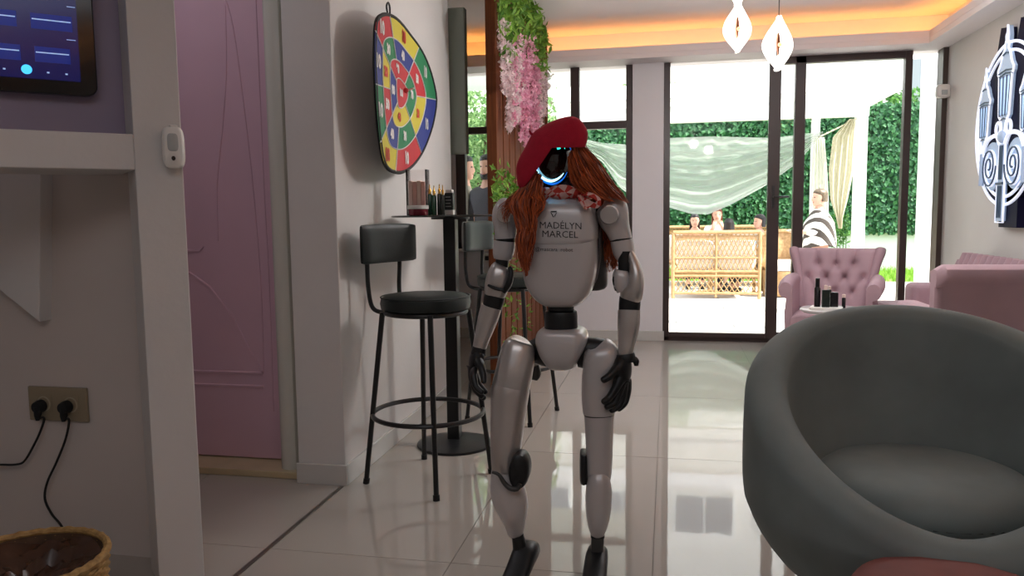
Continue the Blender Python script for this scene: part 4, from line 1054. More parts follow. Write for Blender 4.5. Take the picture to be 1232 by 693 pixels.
# ================================================================== PINK SEATING
CREAM = mat('cream_leg', (206, 196, 180), 0.4)
def tufted_armchair(label):
    t = empty('tufted_armchair', (0, 0, 0), label, 'armchair')
    # seat
    rings = []
    for i in range(13):
        y = -0.33+0.55*i/12; k = 1-0.03*abs(i-6)/6
        ring = []
        for q in range(32):
            a = 2*PI*q/32
            ring.append(V(0.285*k*sup(math.cos(a), 0.35), y, 0.335+0.085*sup(math.sin(a), 0.4)+(0.012*math.sin(a) if math.sin(a) > 0 else 0)*math.sin(PI*i/12)))
        rings.append(ring)
    MB().loft(rings).build('seat', PINKV, t, bevel=0.01)
    # arms: rolled outwards
    for s_ in (-1, 1):
        rings = []
        for i in range(15):
            y = -0.31+0.55*i/14; f_ = i/14
            lift = 0.02*math.sin(PI*f_*0.7); fl = 0.012*math.sin(PI*min(1, f_*1.0))
            sec = [(0.262, 0.30), (0.262, 0.50), (0.266, 0.58)]
            cx, cz, rr_ = 0.318, 0.585, 0.058
            for q in range(0, 11):
                a = math.radians(165-q*26); sec.append((cx+rr_*math.cos(a), cz+rr_*math.sin(a)))
            sec += [(0.315, 0.50), (0.325, 0.42), (0.318, 0.30)]
            e_ = 1.0 if 0 < i < 14 else 0.93
            rings.append([V(s_*(0.29+(x-0.29)*e_+fl), y, 0.45+(z-0.45)*e_+lift) for x, z in sec])
        MB().loft(rings).build('arm', PINKV, t)
    # back with diamond tufting
    btn = [(-0.5, 0.33), (0.0, 0.33), (0.5, 0.33), (-0.25, 0.58), (0.25, 0.58), (-0.75, 0.58), (0.75, 0.58), (-0.0, 0.80), (0.45, 0.82), (-0.45, 0.82)]
    rows = []
    nu, nv = 44, 26
    def hw(v): return 0.255+0.075*v**1.6
    def front(u, v):
        x = u*hw(v); z = 0.40+0.40*v
        y = 0.13+0.10*v - 0.03*(1-u*u)*0
        d = 0
        for bu, bv in btn:
            dx = (u-bu)*0.28; dz = (v-bv)*0.40; r2 = dx*dx+dz*dz
            d += 0.034*math.exp(-r2/0.0009)
        # creases joining the buttons
        for bu, bv in btn:
            for cu, cv in btn:
                if bv < cv and abs(cu-bu) < 0.3 and cv-bv < 0.3:
                    ax, az, bx_, bz_ = bu*0.28, bv*0.4, cu*0.28, cv*0.4
                    px_, pz2 = u*0.28, v*0.4; L = (bx_-ax)**2+(bz_-az)**2
                    s__ = max(0, min(1, ((px_-ax)*(bx_-ax)+(pz2-az)*(bz_-az))/L))
                    dd = (px_-ax-s__*(bx_-ax))**2+(pz2-az-s__*(bz_-az))**2
                    d += 0.010*math.exp(-dd/0.00012)
        if v > 0.8:
            for bu in (-0.45, 0.0, 0.45): d += 0.016*math.exp(-((u-bu)*0.28)**2/0.00012)
        edge = max(0, abs(u)-0.8)/0.2
        return V(x, y+d+0.035*edge**2, z)
    rings = []
    for i in range(nu+1):
        u = -1+2*i/nu; ring = []
        for j in range(nv+1): ring.append(front(u, j/nv))
        tp = front(u, 1.0); hwt = hw(1)
        for q in range(1, 9):
            a = math.radians(180-q*27); rr_ = 0.036
            ring.append(V(tp.x*(1.02), tp.y+rr_+rr_*math.cos(a), tp.z+rr_*math.sin(a)*1.0))
        for j in range(6, -1, -1):
            v = j/7; ring.append(V(u*hw(v), 0.13+0.10*v+0.085, 0.36+0.42*v))
        rings.append(ring)
    MB().loft(rings).build('backrest', PINKV, t)
    for s_ in (-1, 1):
        MB().tube(catmull([V(s_*0.262, 0.17, 0.42), V(s_*0.275, 0.20, 0.58), V(s_*0.305, 0.235, 0.72), V(s_*0.332, 0.25, 0.80), V(s_*0.335, 0.262, 0.825)], 5), [0.03+0.012*k/20 for k in range(21)], 12).build('back_scroll', PINKV, t)
    for bu, bv in btn:
        p = front(bu, bv); MB().ellip(p+V(0, -0.004, 0), (0.011, 0.006, 0.011), 12, 8).build('button', PINKV, t)
    for sx in (-1, 1):
        MB().tube(catmull([V(sx*0.24, -0.27, 0.28), V(sx*0.265, -0.295, 0.20), V(sx*0.25, -0.28, 0.10), V(sx*0.262, -0.30, 0.03), V(sx*0.27, -0.315, 0.0)], 4), [0.034, 0.036, 0.038, 0.034, 0.03, 0.026, 0.022, 0.02, 0.018, 0.017, 0.016, 0.016, 0.017, 0.018, 0.02, 0.022, 0.02], 12).build('leg', CREAM, t)
        MB().tube([V(sx*0.23, 0.17, 0.28), V(sx*0.245, 0.22, 0.0)], [0.026, 0.016], 10).build('leg', CREAM, t)
    return t
ac = tufted_armchair('pink velvet tufted armchair with scroll arms facing the room in front of the glass door')
ac.location = (1.10, 5.55, 0); ac.rotation_euler.z = math.radians(-16); ac.scale = (0.84, 0.9, 1.0)

# armchair B seen from behind
BX0, BX1, BYF = at(1127, 345, 3.95).x, at(1127, 345, 3.95).x+0.86, 3.95
t = empty('pink_armchair', ((BX0+BX1)/2, BYF+0.4, 0), 'large pink velvet armchair seen from behind at the right edge', 'armchair')
zt = at(1150, 319.5, BYF).z
sec = [(0.0, 0.12), (0.0, zt-0.10), (-0.012, zt-0.085), (-0.022, zt-0.05), (-0.016, zt-0.018), (0.01, zt-0.002), (0.05, zt+0.002), (0.10, zt-0.01), (0.125, zt-0.06), (0.12, 0.42), (0.12, 0.12)]
rings = []
for k in range(25):
    f_ = k/24; x = BX0+(BX1-BX0)*f_; e_ = min(f_, 1-f_)*(BX1-BX0)
    dr_ = max(0, 0.03-e_)
    sh_ = 0.03-math.sqrt(max(0, 0.03**2-dr_**2))
    rings.append([V(x, BYF+(y if 0 < y < 0.12 else (y+sh_ if y <= 0 else y-sh_)), z-(sh_*0.8 if z > zt-0.1 else 0)) for y, z in sec])
MB().loft(rings).build('backrest', PINKV, t)
MB().box((BX0+0.06, BYF+0.10, 0.14), (BX1-0.06, BYF+0.72, 0.40)).build('seat', PINKV, t, smooth=False, bevel=0.03, seg=3)
for x in (BX0+0.0, BX1-0.14):
    MB().box((x, BYF+0.10, 0.12), (x+0.14, BYF+0.70, 0.60)).build('arm', PINKV, t, smooth=False, bevel=0.05, seg=4)
for x in (BX0+0.06, BX1-0.06):
    for y in (BYF+0.06, BYF+0.64): MB().tube([V(x, y, 0.14), V(x, y, 0.0)], [0.022, 0.014], 10).build('leg', CREAM, t)

# sofa along the right wall with channel-tufted back
t = empty('channel_sofa', (1.75, 5.35, 0), 'pink velvet sofa with channel-tufted back against the right wall', 'sofa')
a0, a1 = 4.86, 5.92
ztop = 0.80
k = 0
y = a0
pitch_ = 0.088
nch = int((a1-a0)/pitch_)
for i in range(nch):
    yc = a0+pitch_*(i+0.5)
    zt2 = ztop-0.05*max(0, (i-(nch-2)))**2
    rings = []
    for j in range(11):
        f_ = j/10; z = 0.30+(zt2-0.30-0.02)*f_
        sc_ = 1.0 if j < 10 else 0.6
        rings.append([V(1.98+0.055*math.cos(q)*sc_+0.03*f_, yc+pitch_*0.52*math.sin(q)*sc_, z+(0.02 if j == 10 else 0)) for q in [2*PI*m_/14 for m_ in range(14)]])
    MB().loft(rings).build('back_channel', PINKV, t)
sx0 = at(1045, 364, 5.3).x
MB().box((1.40, a0, 0.14), (1.96, a1-0.1, 0.47)).build('seat', PINKV, t, smooth=False, bevel=0.05, seg=4)
ax_ = at(1098, 350, 5.42)
MB().box((ax_.x, 5.42, 0.14), (2.0, 5.62, at(1105, 342, 5.42).z)).build('arm', PINKV, t, smooth=False, bevel=0.04, seg=4)
for x in (1.46, 1.98):
    for y in (a0+0.06, a1-0.18): MB().tube([V(x, y, 0.15), V(x, y, 0.0)], [0.022, 0.014], 10).build('leg', CREAM, t)

# side table with cosmetics
TY = 4.75
tt = at(1003, 371, TY)
SZT = tt.z
t = empty('side_table', (tt.x, TY, 0), 'small round pale side table in front of the tufted armchair', 'table')
MB().lathe([(0.005, SZT-0.022), (0.17, SZT-0.022), (0.185, SZT-0.012), (0.185, SZT-0.004), (0.18, SZT), (0.005, SZT)], (tt.x, TY, 0), 40).build('tabletop', mat('table_lacquer', (196, 190, 190), 0.2), t)
MB().lathe([(0.13, 0), (0.13, 0.012), (0.02, 0.03), (0.02, SZT-0.022)], (tt.x, TY, 0), 28).build('pedestal', GOLD, t)
bk = at(995, 368, TY-0.08)
tag(MB().box((-0.085, -0.06, 0), (0.085, 0.06, 0.016), Matrix.Translation((bk.x, TY-0.06, SZT+0.0)) @ Matrix.Rotation(math.radians(-18), 4, 'Z')).build('book', WHITE, smooth=False, bevel=0.002),
    'white closed booklet lying under the dark bottles on the side table', 'book')
def bottle(px, Y, h, r, m, capm, lab, ch=0.03, cr_=0.6, z0=None, sq=False):
    x = at(px, 350, Y).x; z0 = SZT+0.016 if z0 is None else z0
    t = empty('product_bottle', (x, Y, z0), lab, 'bottle', 'cosmetic bottles on the side table')
    if sq: MB().box((x-r, Y-r*0.7, z0), (x+r, Y+r*0.7, z0+h)).build('bottle_body', m, t, smooth=False, bevel=0.003)
    else: MB().lathe([(0.002, 0), (r, 0), (r, h*0.92), (r*0.7, h), (0.002, h)], (x, Y, z0), 20).build('bottle_body', m, t)
    MB().lathe([(0.002, h), (r*cr_, h), (r*cr_, h+ch), (0.002, h+ch+0.002)], (x, Y, z0), 16).build('cap', capm, t)
BD = mat('bottle_black', (16, 16, 18), 0.25, coat=0.3); BGD = mat('bottle_darkgreen', (26, 34, 30), 0.3); CAPP = mat('cap_pale', (222, 198, 188), 0.4)
bottle(983.5, TY-0.06, 0.115, 0.017, BD, BD, 'tallest black bottle at the left on the side table', 0.05, 0.72)
bottle(993.5, TY-0.075, 0.10, 0.021, BGD, CAPP, 'dark square bottle with pale pump cap in the middle of the side table', 0.026, 0.45, sq=True)
bottle(998, TY-0.03, 0.098, 0.012, BGD, CAPP, 'slim bottle with pale cap behind the dark square bottle', 0.018, 0.7)
bottle(1003.5, TY-0.06, 0.083, 0.022, BD, BD, 'black square-shouldered flacon at the right end of the booklet', 0.002, 0.9, sq=True)
bottle(1015.5, TY-0.04, 0.068, 0.0105, BD, CAPP, 'small black tube with pink cap standing alone right of the booklet', 0.018, 0.95, z0=SZT)

# ================================================================== PEOPLE OUTSIDE
SKIN = mat('skin', (212, 164, 140), 0.55)
def headmb(mb, c, hd, H=0.235):
    # c = chin point, hd = facing angle; rings from chin to crown with nose, brow and ears
    M = Matrix.Translation(c) @ Matrix.Rotation(hd, 4, 'Z')
    tab = [(0.0, 0.030, 0.075, 0.02), (0.05, 0.044, 0.088, -0.03), (0.14, 0.056, 0.092, -0.055), (0.24, 0.064, 0.094, -0.072), (0.34, 0.068, 0.094, -0.082), (0.44, 0.071, 0.092, -0.09), (0.52, 0.073, 0.088, -0.096), (0.62, 0.075, 0.094, -0.100), (0.74, 0.074, 0.090, -0.100), (0.86, 0.064, 0.076, -0.088), (0.95, 0.042, 0.048, -0.06), (1.0, 0.006, 0.0, -0.012)]
    rings = []
    for f_, w_, fr_, bk_ in tab:
        ring = []
        for q in range(28):
            a = 2*PI*q/28; ca, sa = math.cos(a), math.sin(a)
            cx = (fr_+bk_)/2; rx = (fr_-bk_)/2
            x = cx+rx*ca; y = w_*sa
            if 0.3 < f_ < 0.6 and ca > 0.93: x += 0.022*(1-abs(f_-0.38)/0.24)*(ca-0.93)/0.07   # nose
            if 0.47 < f_ < 0.57 and 0.7 < ca < 0.97: x -= 0.006                                  # eye sockets
            if 0.36 < f_ < 0.56 and abs(ca) < 0.2: y *= 1.12                                       # ears
            ring.append(M @ V(x*H/0.235, y*H/0.235, f_*H))
        rings.append(ring)
    mb.loft(rings)
    return M
def person(name_loc, hd, label, hgt=1.75, seated=False, top=(70, 68, 72), trou=(40, 40, 48), hair=(30, 24, 20), hairlen=0.0, beard=False, poncho=False, jacket=None, lean=0.0, headturn=0.0, arms='down'):
    k = hgt/1.75
    M = Matrix.Translation(name_loc) @ Matrix.Rotation(hd, 4, 'Z') @ Matrix.Scale(k, 4)
    t = empty('person', name_loc, label, 'person')
    hip = 0.93 if not seated else 0.50
    def T(x, y, z): return M @ V(x, y, z)
    sh = hip+0.50; nk = hip+0.56
    pts = [(0, 0, hip), (0, 0, hip+0.2), (lean*0.6, 0, hip+0.42), (lean, 0, nk), (lean+0.01, 0, nk+0.08)]
    rad = [(0.15, 0.11), (0.135, 0.10), (0.15, 0.10), (0.065, 0.06), (0.055, 0.055)]
    ed = [(0, 1), (1, 2), (2, 3), (3, 4)]
    clo = list(pts[:3]); 
    legs = []
    for s_ in (-1, 1):
        i = len(pts)
        if arms == 'down': A = [(lean, 0.17*s_, sh-0.03), (lean-0.01, 0.225*s_, sh-0.30), (lean+0.07, 0.22*s_, sh-0.54), (lean+0.09, 0.22*s_, sh-0.62)]
        elif arms == 'front': A = [(lean, 0.17*s_, sh-0.03), (lean+0.05, 0.22*s_, sh-0.28), (lean+0.28, 0.14*s_, sh-0.26), (lean+0.36, 0.12*s_, sh-0.25)]
        else: A = [(lean, 0.17*s_, sh-0.03), (lean+0.12, 0.2*s_, sh-0.22), (lean+0.22, 0.09*s_, sh-0.02), (lean+0.2, 0.06*s_, sh+0.06)]
        pts += A; rad += [0.062, 0.045, 0.032, 0.034]
        ed += [(2, i), (i, i+1), (i+1, i+2), (i+2, i+3)]
        # fingers and thumb
        d = V(*A[3])-V(*A[2]); d.normalize(); side = V(0, 1, 0)
        for q in range(4):
            o_ = V(*A[3])+side*(0.03-0.02*q); a_ = len(pts)
            pts += [tuple(o_+d*0.045), tuple(o_+d*(0.085-0.006*abs(q-1.5)))]; rad += [0.010, 0.008]; ed += [(i+3, a_), (a_, a_+1)]
        a_ = len(pts); pts += [tuple(V(*A[3])+side*(-0.045*s_)+d*0.02)]; rad += [0.010]; ed += [(i+3, a_)]
        j = len(pts)
        if seated: Lg = [(0.02, 0.09*s_, hip-0.02), (0.42, 0.12*s_, hip-0.03), (0.45, 0.12*s_, 0.08), (0.58, 0.13*s_, 0.04)]
        else: Lg = [(0, 0.09*s_, hip-0.06), (0.02, 0.11*s_, 0.50), (-0.02, 0.12*s_, 0.08), (0.13, 0.13*s_, 0.035)]
        pts += Lg; rad += [0.088, 0.058, 0.042, 0.038]; ed += [(0, j), (j, j+1), (j+1, j+2), (j+2, j+3)]
    body = skinmesh([T(*p) for p in pts], ed, [(r[0]*k, r[1]*k) if isinstance(r, tuple) else (r*k, r*k) for r in rad])
    chin = T(lean+0.0, 0, nk+0.045)
    HM = headmb(body, chin, hd+headturn, 0.235*k)
    bo = body.build('body', SKIN, t)
    # face details
    fd = MB()
    for s_ in (-1, 1): fd.ellip(HM @ V(0.084*k, 0.030*s_*k, 0.52*0.235*k), (0.010*k, 0.010*k, 0.006*k), 10, 6)
    fd.build('eyes', mat('eye_dark', (40, 30, 28), 0.4), bo)
    MB().tube([HM @ V(0.088*k, -0.022*k, 0.052*k), HM @ V(0.094*k, 0, 0.050*k), HM @ V(0.088*k, 0.022*k, 0.052*k)], 0.005*k, 6).build('mouth', mat('lip', (170, 96, 88), 0.5), bo)
    # garment
    ti = []; tr_ = []; te = []
    base = [(0, 0, hip+0.0), (0, 0, hip+0.2), (lean*0.6, 0, hip+0.42), (lean, 0, nk-0.01)]
    ti += base; tr_ += [(0.17, 0.125), (0.155, 0.115), (0.168, 0.118), (0.075, 0.07)]; te += [(0, 1), (1, 2), (2, 3)]
    for s_ in (-1, 1):
        i = len(ti)
        if arms == 'down': A = [(lean, 0.17*s_, sh-0.03), (lean-0.01, 0.225*s_, sh-0.30), (lean+0.065, 0.22*s_, sh-0.52)]
        elif arms == 'front': A = [(lean, 0.17*s_, sh-0.03), (lean+0.05, 0.22*s_, sh-0.28), (lean+0.25, 0.15*s_, sh-0.265)]
        else: A = [(lean, 0.17*s_, sh-0.03), (lean+0.12, 0.2*s_, sh-0.22), (lean+0.20, 0.11*s_, sh-0.06)]
        ti += A; tr_ += [0.078, 0.060, 0.048]; te += [(2, i), (i, i+1), (i+1, i+2)]
    TOPM = mat('top_%d_%d_%d' % top, top, 0.8, var=0.06, vscale=20, bump=0.15, bscale=20)
    g_ = skinmesh([T(*p) for p in ti], te, [(r[0]*k, r[1]*k) if isinstance(r, tuple) else (r*k, r*k) for r in tr_]).build('top', TOPM, t)
    li = [(0, 0, hip+0.06)]; lr = [(0.155, 0.115)]; le = []
    for s_ in (-1, 1):
        j = len(li)
        if seated: Lg = [(0.03, 0.09*s_, hip-0.02), (0.42, 0.12*s_, hip-0.03), (0.45, 0.12*s_, 0.14)]
        else: Lg = [(0, 0.09*s_, hip-0.06), (0.02, 0.11*s_, 0.50), (-0.02, 0.12*s_, 0.12)]
        li += Lg; lr += [0.102, 0.072, 0.06]; le += [(0, j), (j, j+1), (j+1, j+2)]
    skinmesh([T(*p) for p in li], le, [(r[0]*k, r[1]*k) if isinstance(r, tuple) else (r*k, r*k) for r in lr]).build('trousers', mat('trou_%d_%d_%d' % trou, trou, 0.8), t)
    for s_ in (-1, 1):
        fx = 0.5 if seated else 0.05
        MB().ellip(T(fx, 0.125*s_, 0.045), (0.13*k, 0.05*k, 0.045*k), 16, 8, M=Matrix.Rotation(hd, 3, 'Z'), e=0.8).build('shoe', RBLACK, t)
    # hair
    HR = mat('hair_%d_%d_%d' % hair, hair, 0.5, rgb2=tuple(int(c*0.6) for c in hair), vscale=50)
    rings = []
    H_ = 0.235*k
    for f_, w_, xf, xb in ((0.50, 0.078, 0.010, -0.104), (0.60, 0.082, 0.045, -0.112), (0.70, 0.083, 0.078, -0.114), (0.80, 0.080, 0.092, -0.112), (0.90, 0.070, 0.086, -0.098), (1.0, 0.048, 0.055, -0.066), (1.04, 0.01, 0.0, -0.015)):
        rings.append([HM @ V(((xf+xb)/2+(xf-xb)/2*math.cos(a))*k, w_*k*math.sin(a), f_*H_+0.004*math.sin(a*6)) for a in [2*PI*q/24 for q in range(24)]])
    hb = MB().loft(rings)
    if hairlen:
        rr2_ = []
        for i in range(7):
            f_ = i/6; z = 0.75*H_-hairlen*f_
            rr2_.append([HM @ V((-0.035-0.078*math.cos(a)*(1-0.1*f_)+0.004*math.sin(a*9))*k, (0.088+0.010*f_)*k*math.sin(a), z) for a in [-2.0+4.0*q/20 for q in range(21)]])
            inner = [HM @ V((-0.035-0.055*math.cos(a))*k, 0.070*k*math.sin(a), z) for a in [2.0-4.0*q/20 for q in range(21)]]
            rr2_[-1] += inner
        hb.loft(rr2_)
    hb.build('hair', HR, bo)
    if beard:
        rings = []
        for f_, w_, xf in ((-0.02, 0.03, 0.075), (0.06, 0.052, 0.093), (0.15, 0.062, 0.096), (0.24, 0.066, 0.088), (0.34, 0.072, 0.03)):
            rings.append([HM @ V(((xf-0.03)/2+(xf+0.03)/2*math.cos(a))*k, w_*k*1.03*math.sin(a), f_*H_) for a in [2*PI*q/20 for q in range(20)]])
        MB().loft(rings).build('beard', HR, bo)
    return t, M, k, hip, nk, T
def gpos(px, py, Y, hgt, seated=False):
    # place so that the crown projects to the pixel
    p = at(px, py, Y); return p
def stand(px, pytop, Y): p = at(px, pytop, Y); return p
# two men behind the left window
m1p = at(558, 190, 8.0); h1 = (m1p.z-GZ)
person(V(m1p.x, 8.0, GZ), math.radians(5), 'young man with short dark hair in a beige jacket standing outside the left window', hgt=h1/1.0, top=(150, 144, 130), trou=(60, 60, 66), hair=(38, 30, 26), beard=False)
m2p = at(587, 189, 7.75); h2 = (m2p.z-GZ)
person(V(m2p.x, 7.75, GZ), math.radians(-120), 'bearded man in a dark grey sweater standing outside, right of the man in beige', hgt=h2, top=(66, 64, 70), trou=(50, 52, 60), hair=(32, 28, 26), beard=True, headturn=math.radians(12))
# woman in poncho
wy = 10.0
wp_ = at(988, 231.5, wy); hw_ = wp_.z-GZ
tw, Mw, kw, hipw, nkw, Tw = person(V(wp_.x, wy, GZ), math.radians(190), 'woman with short grey-blond hair in a black and white striped poncho on the terrace', hgt=hw_+0.02, top=(226, 222, 216), trou=(60, 58, 64), hair=(112, 94, 70), hairlen=0.10, arms='front', lean=0.02)
def stripes(name, a, b, scale):
    m = bpy.data.materials.new(name); m.use_nodes = True; nt = m.node_tree; N = nt.nodes; Lk = nt.links
    tc = N.new('ShaderNodeTexCoord'); wv_ = N.new('ShaderNodeTexWave'); wv_.wave_type = 'BANDS'; wv_.bands_direction = 'DIAGONAL'; wv_.inputs['Scale'].default_value = scale; wv_.inputs['Distortion'].default_value = 0.6
    cr = N.new('ShaderNodeValToRGB'); cr.color_ramp.interpolation = 'CONSTANT'
    e = cr.color_ramp.elements; e[0].color = (*s2l(a), 1); e[1].position = 0.52; e[1].color = (*s2l(b), 1)
    Lk.new(tc.outputs['Object'], wv_.inputs[0]); Lk.new(wv_.outputs[0], cr.inputs[0]); Lk.new(cr.outputs[0], N['Principled BSDF'].inputs['Base Color']); N['Principled BSDF'].inputs['Roughness'].default_value = 0.9
    return m
rings = []
for i in range(12):
    f_ = i/11; z = nkw+0.0-f_*0.50; w_ = 0.085+0.20*min(1, f_*3)**0.7+0.02*f_; d_ = 0.08+0.10*min(1, f_*2.5)+0.05*f_
    rings.append([Tw(0.02+d_*math.cos(a)+0.008*math.sin(a*11)*f_, w_*math.sin(a), z-0.05*f_*abs(math.cos(a))) for a in [2*PI*q/48 for q in range(48)]])
MB().loft(rings, cap=False).build('poncho', stripes('poncho_stripes', (226, 222, 212), (70, 62, 56), 3.2), tw)
# seated guests behind the wicker sofa
def seatp(px, pytop, Y, label, **kw):
    p = at(px, pytop, Y); H = p.z-GZ
    k = H/1.345
    return person(V(p.x, Y, GZ), label=label, hgt=1.75*k, seated=True, **kw)
seatp(836, 257.5, 13.35, 'woman with straight dark shoulder-length hair seated facing the camera at the terrace table', hd=math.radians(-90), top=(212, 150, 140), hair=(34, 26, 28), hairlen=0.22)
seatp(863, 250, 13.7, 'reddish-haired woman in white with hands raised to her face at the terrace table', hd=math.radians(-90), top=(236, 232, 228), hair=(140, 70, 48), hairlen=0.24, arms='up')
seatp(914, 258, 12.7, 'dark-haired woman in pale blue seated sideways at the right end of the terrace table', hd=math.radians(200), top=(206, 222, 228), hair=(34, 28, 28), hairlen=0.14)
seatp(877, 263, SY+0.45, 'dark-haired person seated with their back to the camera, just above the wicker sofa', hd=math.radians(90), top=(216, 190, 180), hair=(40, 28, 26), hairlen=0.16)

# ================================================================== HUMANOID ROBOT
RY = 2.26
def mpp(p): return (p-CAM).dot(FWD)/FPX
fl_ = atz(717, 693, 0)
robot = empty('humanoid_robot', (at(680, 400, RY).x, RY, 0), 'silver humanoid robot with red beret and long red hair walking towards the camera', 'robot')
def limb(name, rows, m, parent=robot, e=0.8, n=28, sub=3, cap=True, bevel=0.0):
    # rows: (px, py, width in px, Y offset, depth/width)
    C_ = catmull([V(r[0], r[1], r[3]) for r in rows], sub); Wd = catmull([V(r[2], r[4], 0) for r in rows], sub)
    pts = [at(c.x, c.y, RY+c.z) for c in C_]
    rings = []
    for i, p in enumerate(pts):
        tn = (pts[min(i+1, len(pts)-1)]-pts[max(i-1, 0)]).normalized()
        view = (p-CAM).normalized()
        s_ = tn.cross(view).normalized(); d = s_.cross(tn).normalized()
        hw_ = Wd[i].x*mpp(p)/2; hd_ = hw_*Wd[i].y
        rings.append([p+s_*hw_*sup(math.cos(a), e)+d*hd_*sup(math.sin(a), e) for a in [2*PI*q/n for q in range(n)]])
    return MB().loft(rings, cap).build(name, m, parent, bevel=bevel)
def stack(name, rows, m, parent=robot, e=0.5, n=48, bevel=0.0):
    # rows: (py, x left px, x right px, depth m, Y offset) horizontal sections
    ys = catmull([V(r[0], r[1], r[2]) for r in rows], 3); ds = catmull([V(r[3], r[4], 0) for r in rows], 3)
    rings = []
    for v, w_ in zip(ys, ds):
        a_, b_ = at(v.y, v.x, RY+w_.y), at(v.z, v.x, RY+w_.y); c_ = (a_+b_)/2; hx = (b_-a_)/2
        rings.append([c_+hx*sup(math.cos(a), e)+V(0, w_.x/2*sup(math.sin(a), e), 0) for a in [2*PI*q/n for q in range(n)]])
    return MB().loft(rings).build(name, m, parent, bevel=bevel)
def disc(name, px, py, r_px, dy, th, m, parent=robot, dirn=None, n=28):
    p = at(px, py, RY+dy); r = r_px*mpp(p); d = (dirn or V(0, -1, 0)).normalized()
    u = d.cross(V(0, 0, 1)); u = V(1, 0, 0) if u.length < 0.01 else u.normalized(); v = u.cross(d)
    prof = [(0.01, -th), (r, -th), (r, th*0.6), (r*0.9, th), (r*0.01, th*1.02)]
    return MB().loft([[p+d*z+(u*math.cos(a)+v*math.sin(a))*q for a in [2*PI*k/n for k in range(n)]] for q, z in prof]).build(name, m, parent)

# torso
torso = stack('torso_shell', [(238, 655, 703, 0.12, 0.0), (243, 645, 710, 0.16, 0.0), (251, 638, 715, 0.19, 0.0), (266, 632.5, 718, 0.20, 0.0), (290, 630.5, 719, 0.205, 0.0), (315, 631, 719, 0.20, 0.0), (333, 633, 716.5, 0.195, 0.0), (345, 637, 713.5, 0.19, 0.0), (354, 642.5, 709.5, 0.18, 0.0), (361, 649, 703.5, 0.16, 0.0), (366, 657, 696, 0.13, 0.0), (367.5, 662, 691, 0.09, 0.0)], SILVER)
chest = stack('chest_plate', [(240, 654, 704, 0.124, -0.002), (244, 644, 711, 0.166, -0.002), (251, 637.3, 715.8, 0.196, -0.002), (266, 631.5, 718.8, 0.207, -0.002), (282, 630, 719.6, 0.211, -0.002), (288, 631, 718.8, 0.211, -0.002), (291.5, 635, 715, 0.206, -0.002)], SILVER)
stack('back_unit', [(240, 672, 722, 0.06, 0.12), (250, 664, 727, 0.10, 0.12), (300, 660, 729, 0.12, 0.12), (330, 664, 731, 0.11, 0.12), (345, 672, 730, 0.07, 0.12), (349, 690, 722, 0.05, 0.12)], RGREY)
stack('side_strip', [(252, 704, 721.5, 0.08, 0.045), (300, 704, 723.5, 0.09, 0.045), (335, 702, 718.5, 0.08, 0.045), (345, 700, 712, 0.06, 0.045)], RBLACK)
# lettering, laid onto the chest
def bvh_of(o):
    me = o.data; M = Matrix.Translation(ROOTM[o.name].translation)
    return BVHTree.FromPolygons([M @ v.co for v in me.vertices], [tuple(p.vertices) for p in me.polygons])
bt, bc_ = bvh_of(torso), bvh_of(chest)
def onto(px, py):
    d = ray(px, py).normalized(); best = None
    for b in (bt, bc_):
        h = b.ray_cast(CAM, d)
        if h[0] is not None and (best is None or h[3] < best): best = h[3]
    if best is None: return at(px, py, RY-0.1)
    return CAM+d*(best-0.0012)
PRINT = mat('print_black', (34, 30, 30), 0.5)
def ptext(body, cx, cy, wpx, hpx, slope=0.0, parent=chest, bold=0.0):
    vs, fs = textmb(body, 1.0, bold=bold)
    xs_ = [v.x for v in vs]; ys_ = [v.y for v in vs]
    cap_ = 0.72; w0 = max(xs_)-min(xs_); mx = (max(xs_)+min(xs_))/2; y0 = 0.0; ymid = (min(ys_)+max(ys_))/2
    sx = wpx/w0
    mb = MB(); mb.add([onto(cx+(v.x-mx)*sx, cy-(v.y)*hpx/0.70+(v.x-mx)*sx*slope) for v in vs], fs)
    mb.build('lettering', PRINT, parent, smooth=False)
ptext('MADÉLYN', 674.5, 271.8, 50, 8.0, 0.03)
ptext('MARCEL', 674, 282.3, 43, 8.0, 0.03)
ptext('@mascara  robot', 666.5, 300.3, 45.5, 4.6, 0.02, torso, 0.0)
lg = MB()
for pts in ([(662.2, 253.8), (670.2, 253.6), (669.2, 255.4), (663.4, 255.6)], [(661.8, 254.8), (663.6, 256.0), (666.6, 261.2), (665.4, 261.6)], [(670.6, 254.8), (669.0, 256.2), (666.8, 260.0), (667.2, 261.6)]):
    lg.add([onto(*p) for p in pts], [(0, 1, 2, 3)])
lg.build('chest_emblem', PRINT, chest, smooth=False)

# waist and pelvis
limb('waist_joint', [(675, 363, 30, 0, 1), (675, 372, 32, 0, 1), (675, 374, 30, 0, 1)], RBLACK, e=1)
limb('waist_motor', [(675, 374, 35, 0, 1), (675, 376, 39, 0, 1), (675, 393, 40, 0, 1), (675, 397, 38, 0, 1)], RBLACK, e=0.9)
pel = stack('pelvis_shell', [(394, 655, 697, 0.12, 0.0), (397, 649, 703, 0.15, 0.0), (404, 646.5, 706.5, 0.16, 0.0), (412, 647, 706, 0.165, 0.0), (424, 651, 701, 0.16, 0.0), (433, 656, 696, 0.14, 0.0), (440, 661, 692, 0.11, 0.0), (442.5, 665, 688, 0.08, 0.0)], SILVER)
limb('hip_joint', [(695, 425, 34, 0.03, 0.9), (708, 424, 38, 0.03, 0.9), (724, 422, 30, 0.03, 0.9), (738, 426, 20, 0.03, 0.9)], RBLACK, e=0.8)
limb('hip_joint', [(662, 425, 34, 0.03, 0.9), (650, 422, 34, 0.03, 0.9), (638, 424, 26, 0.03, 0.9)], RBLACK, e=0.8)
limb('hip_motor', [(641, 440, 16, 0.06, 1), (643, 450, 16, 0.06, 1), (642, 456, 10, 0.06, 1)], RGREY)

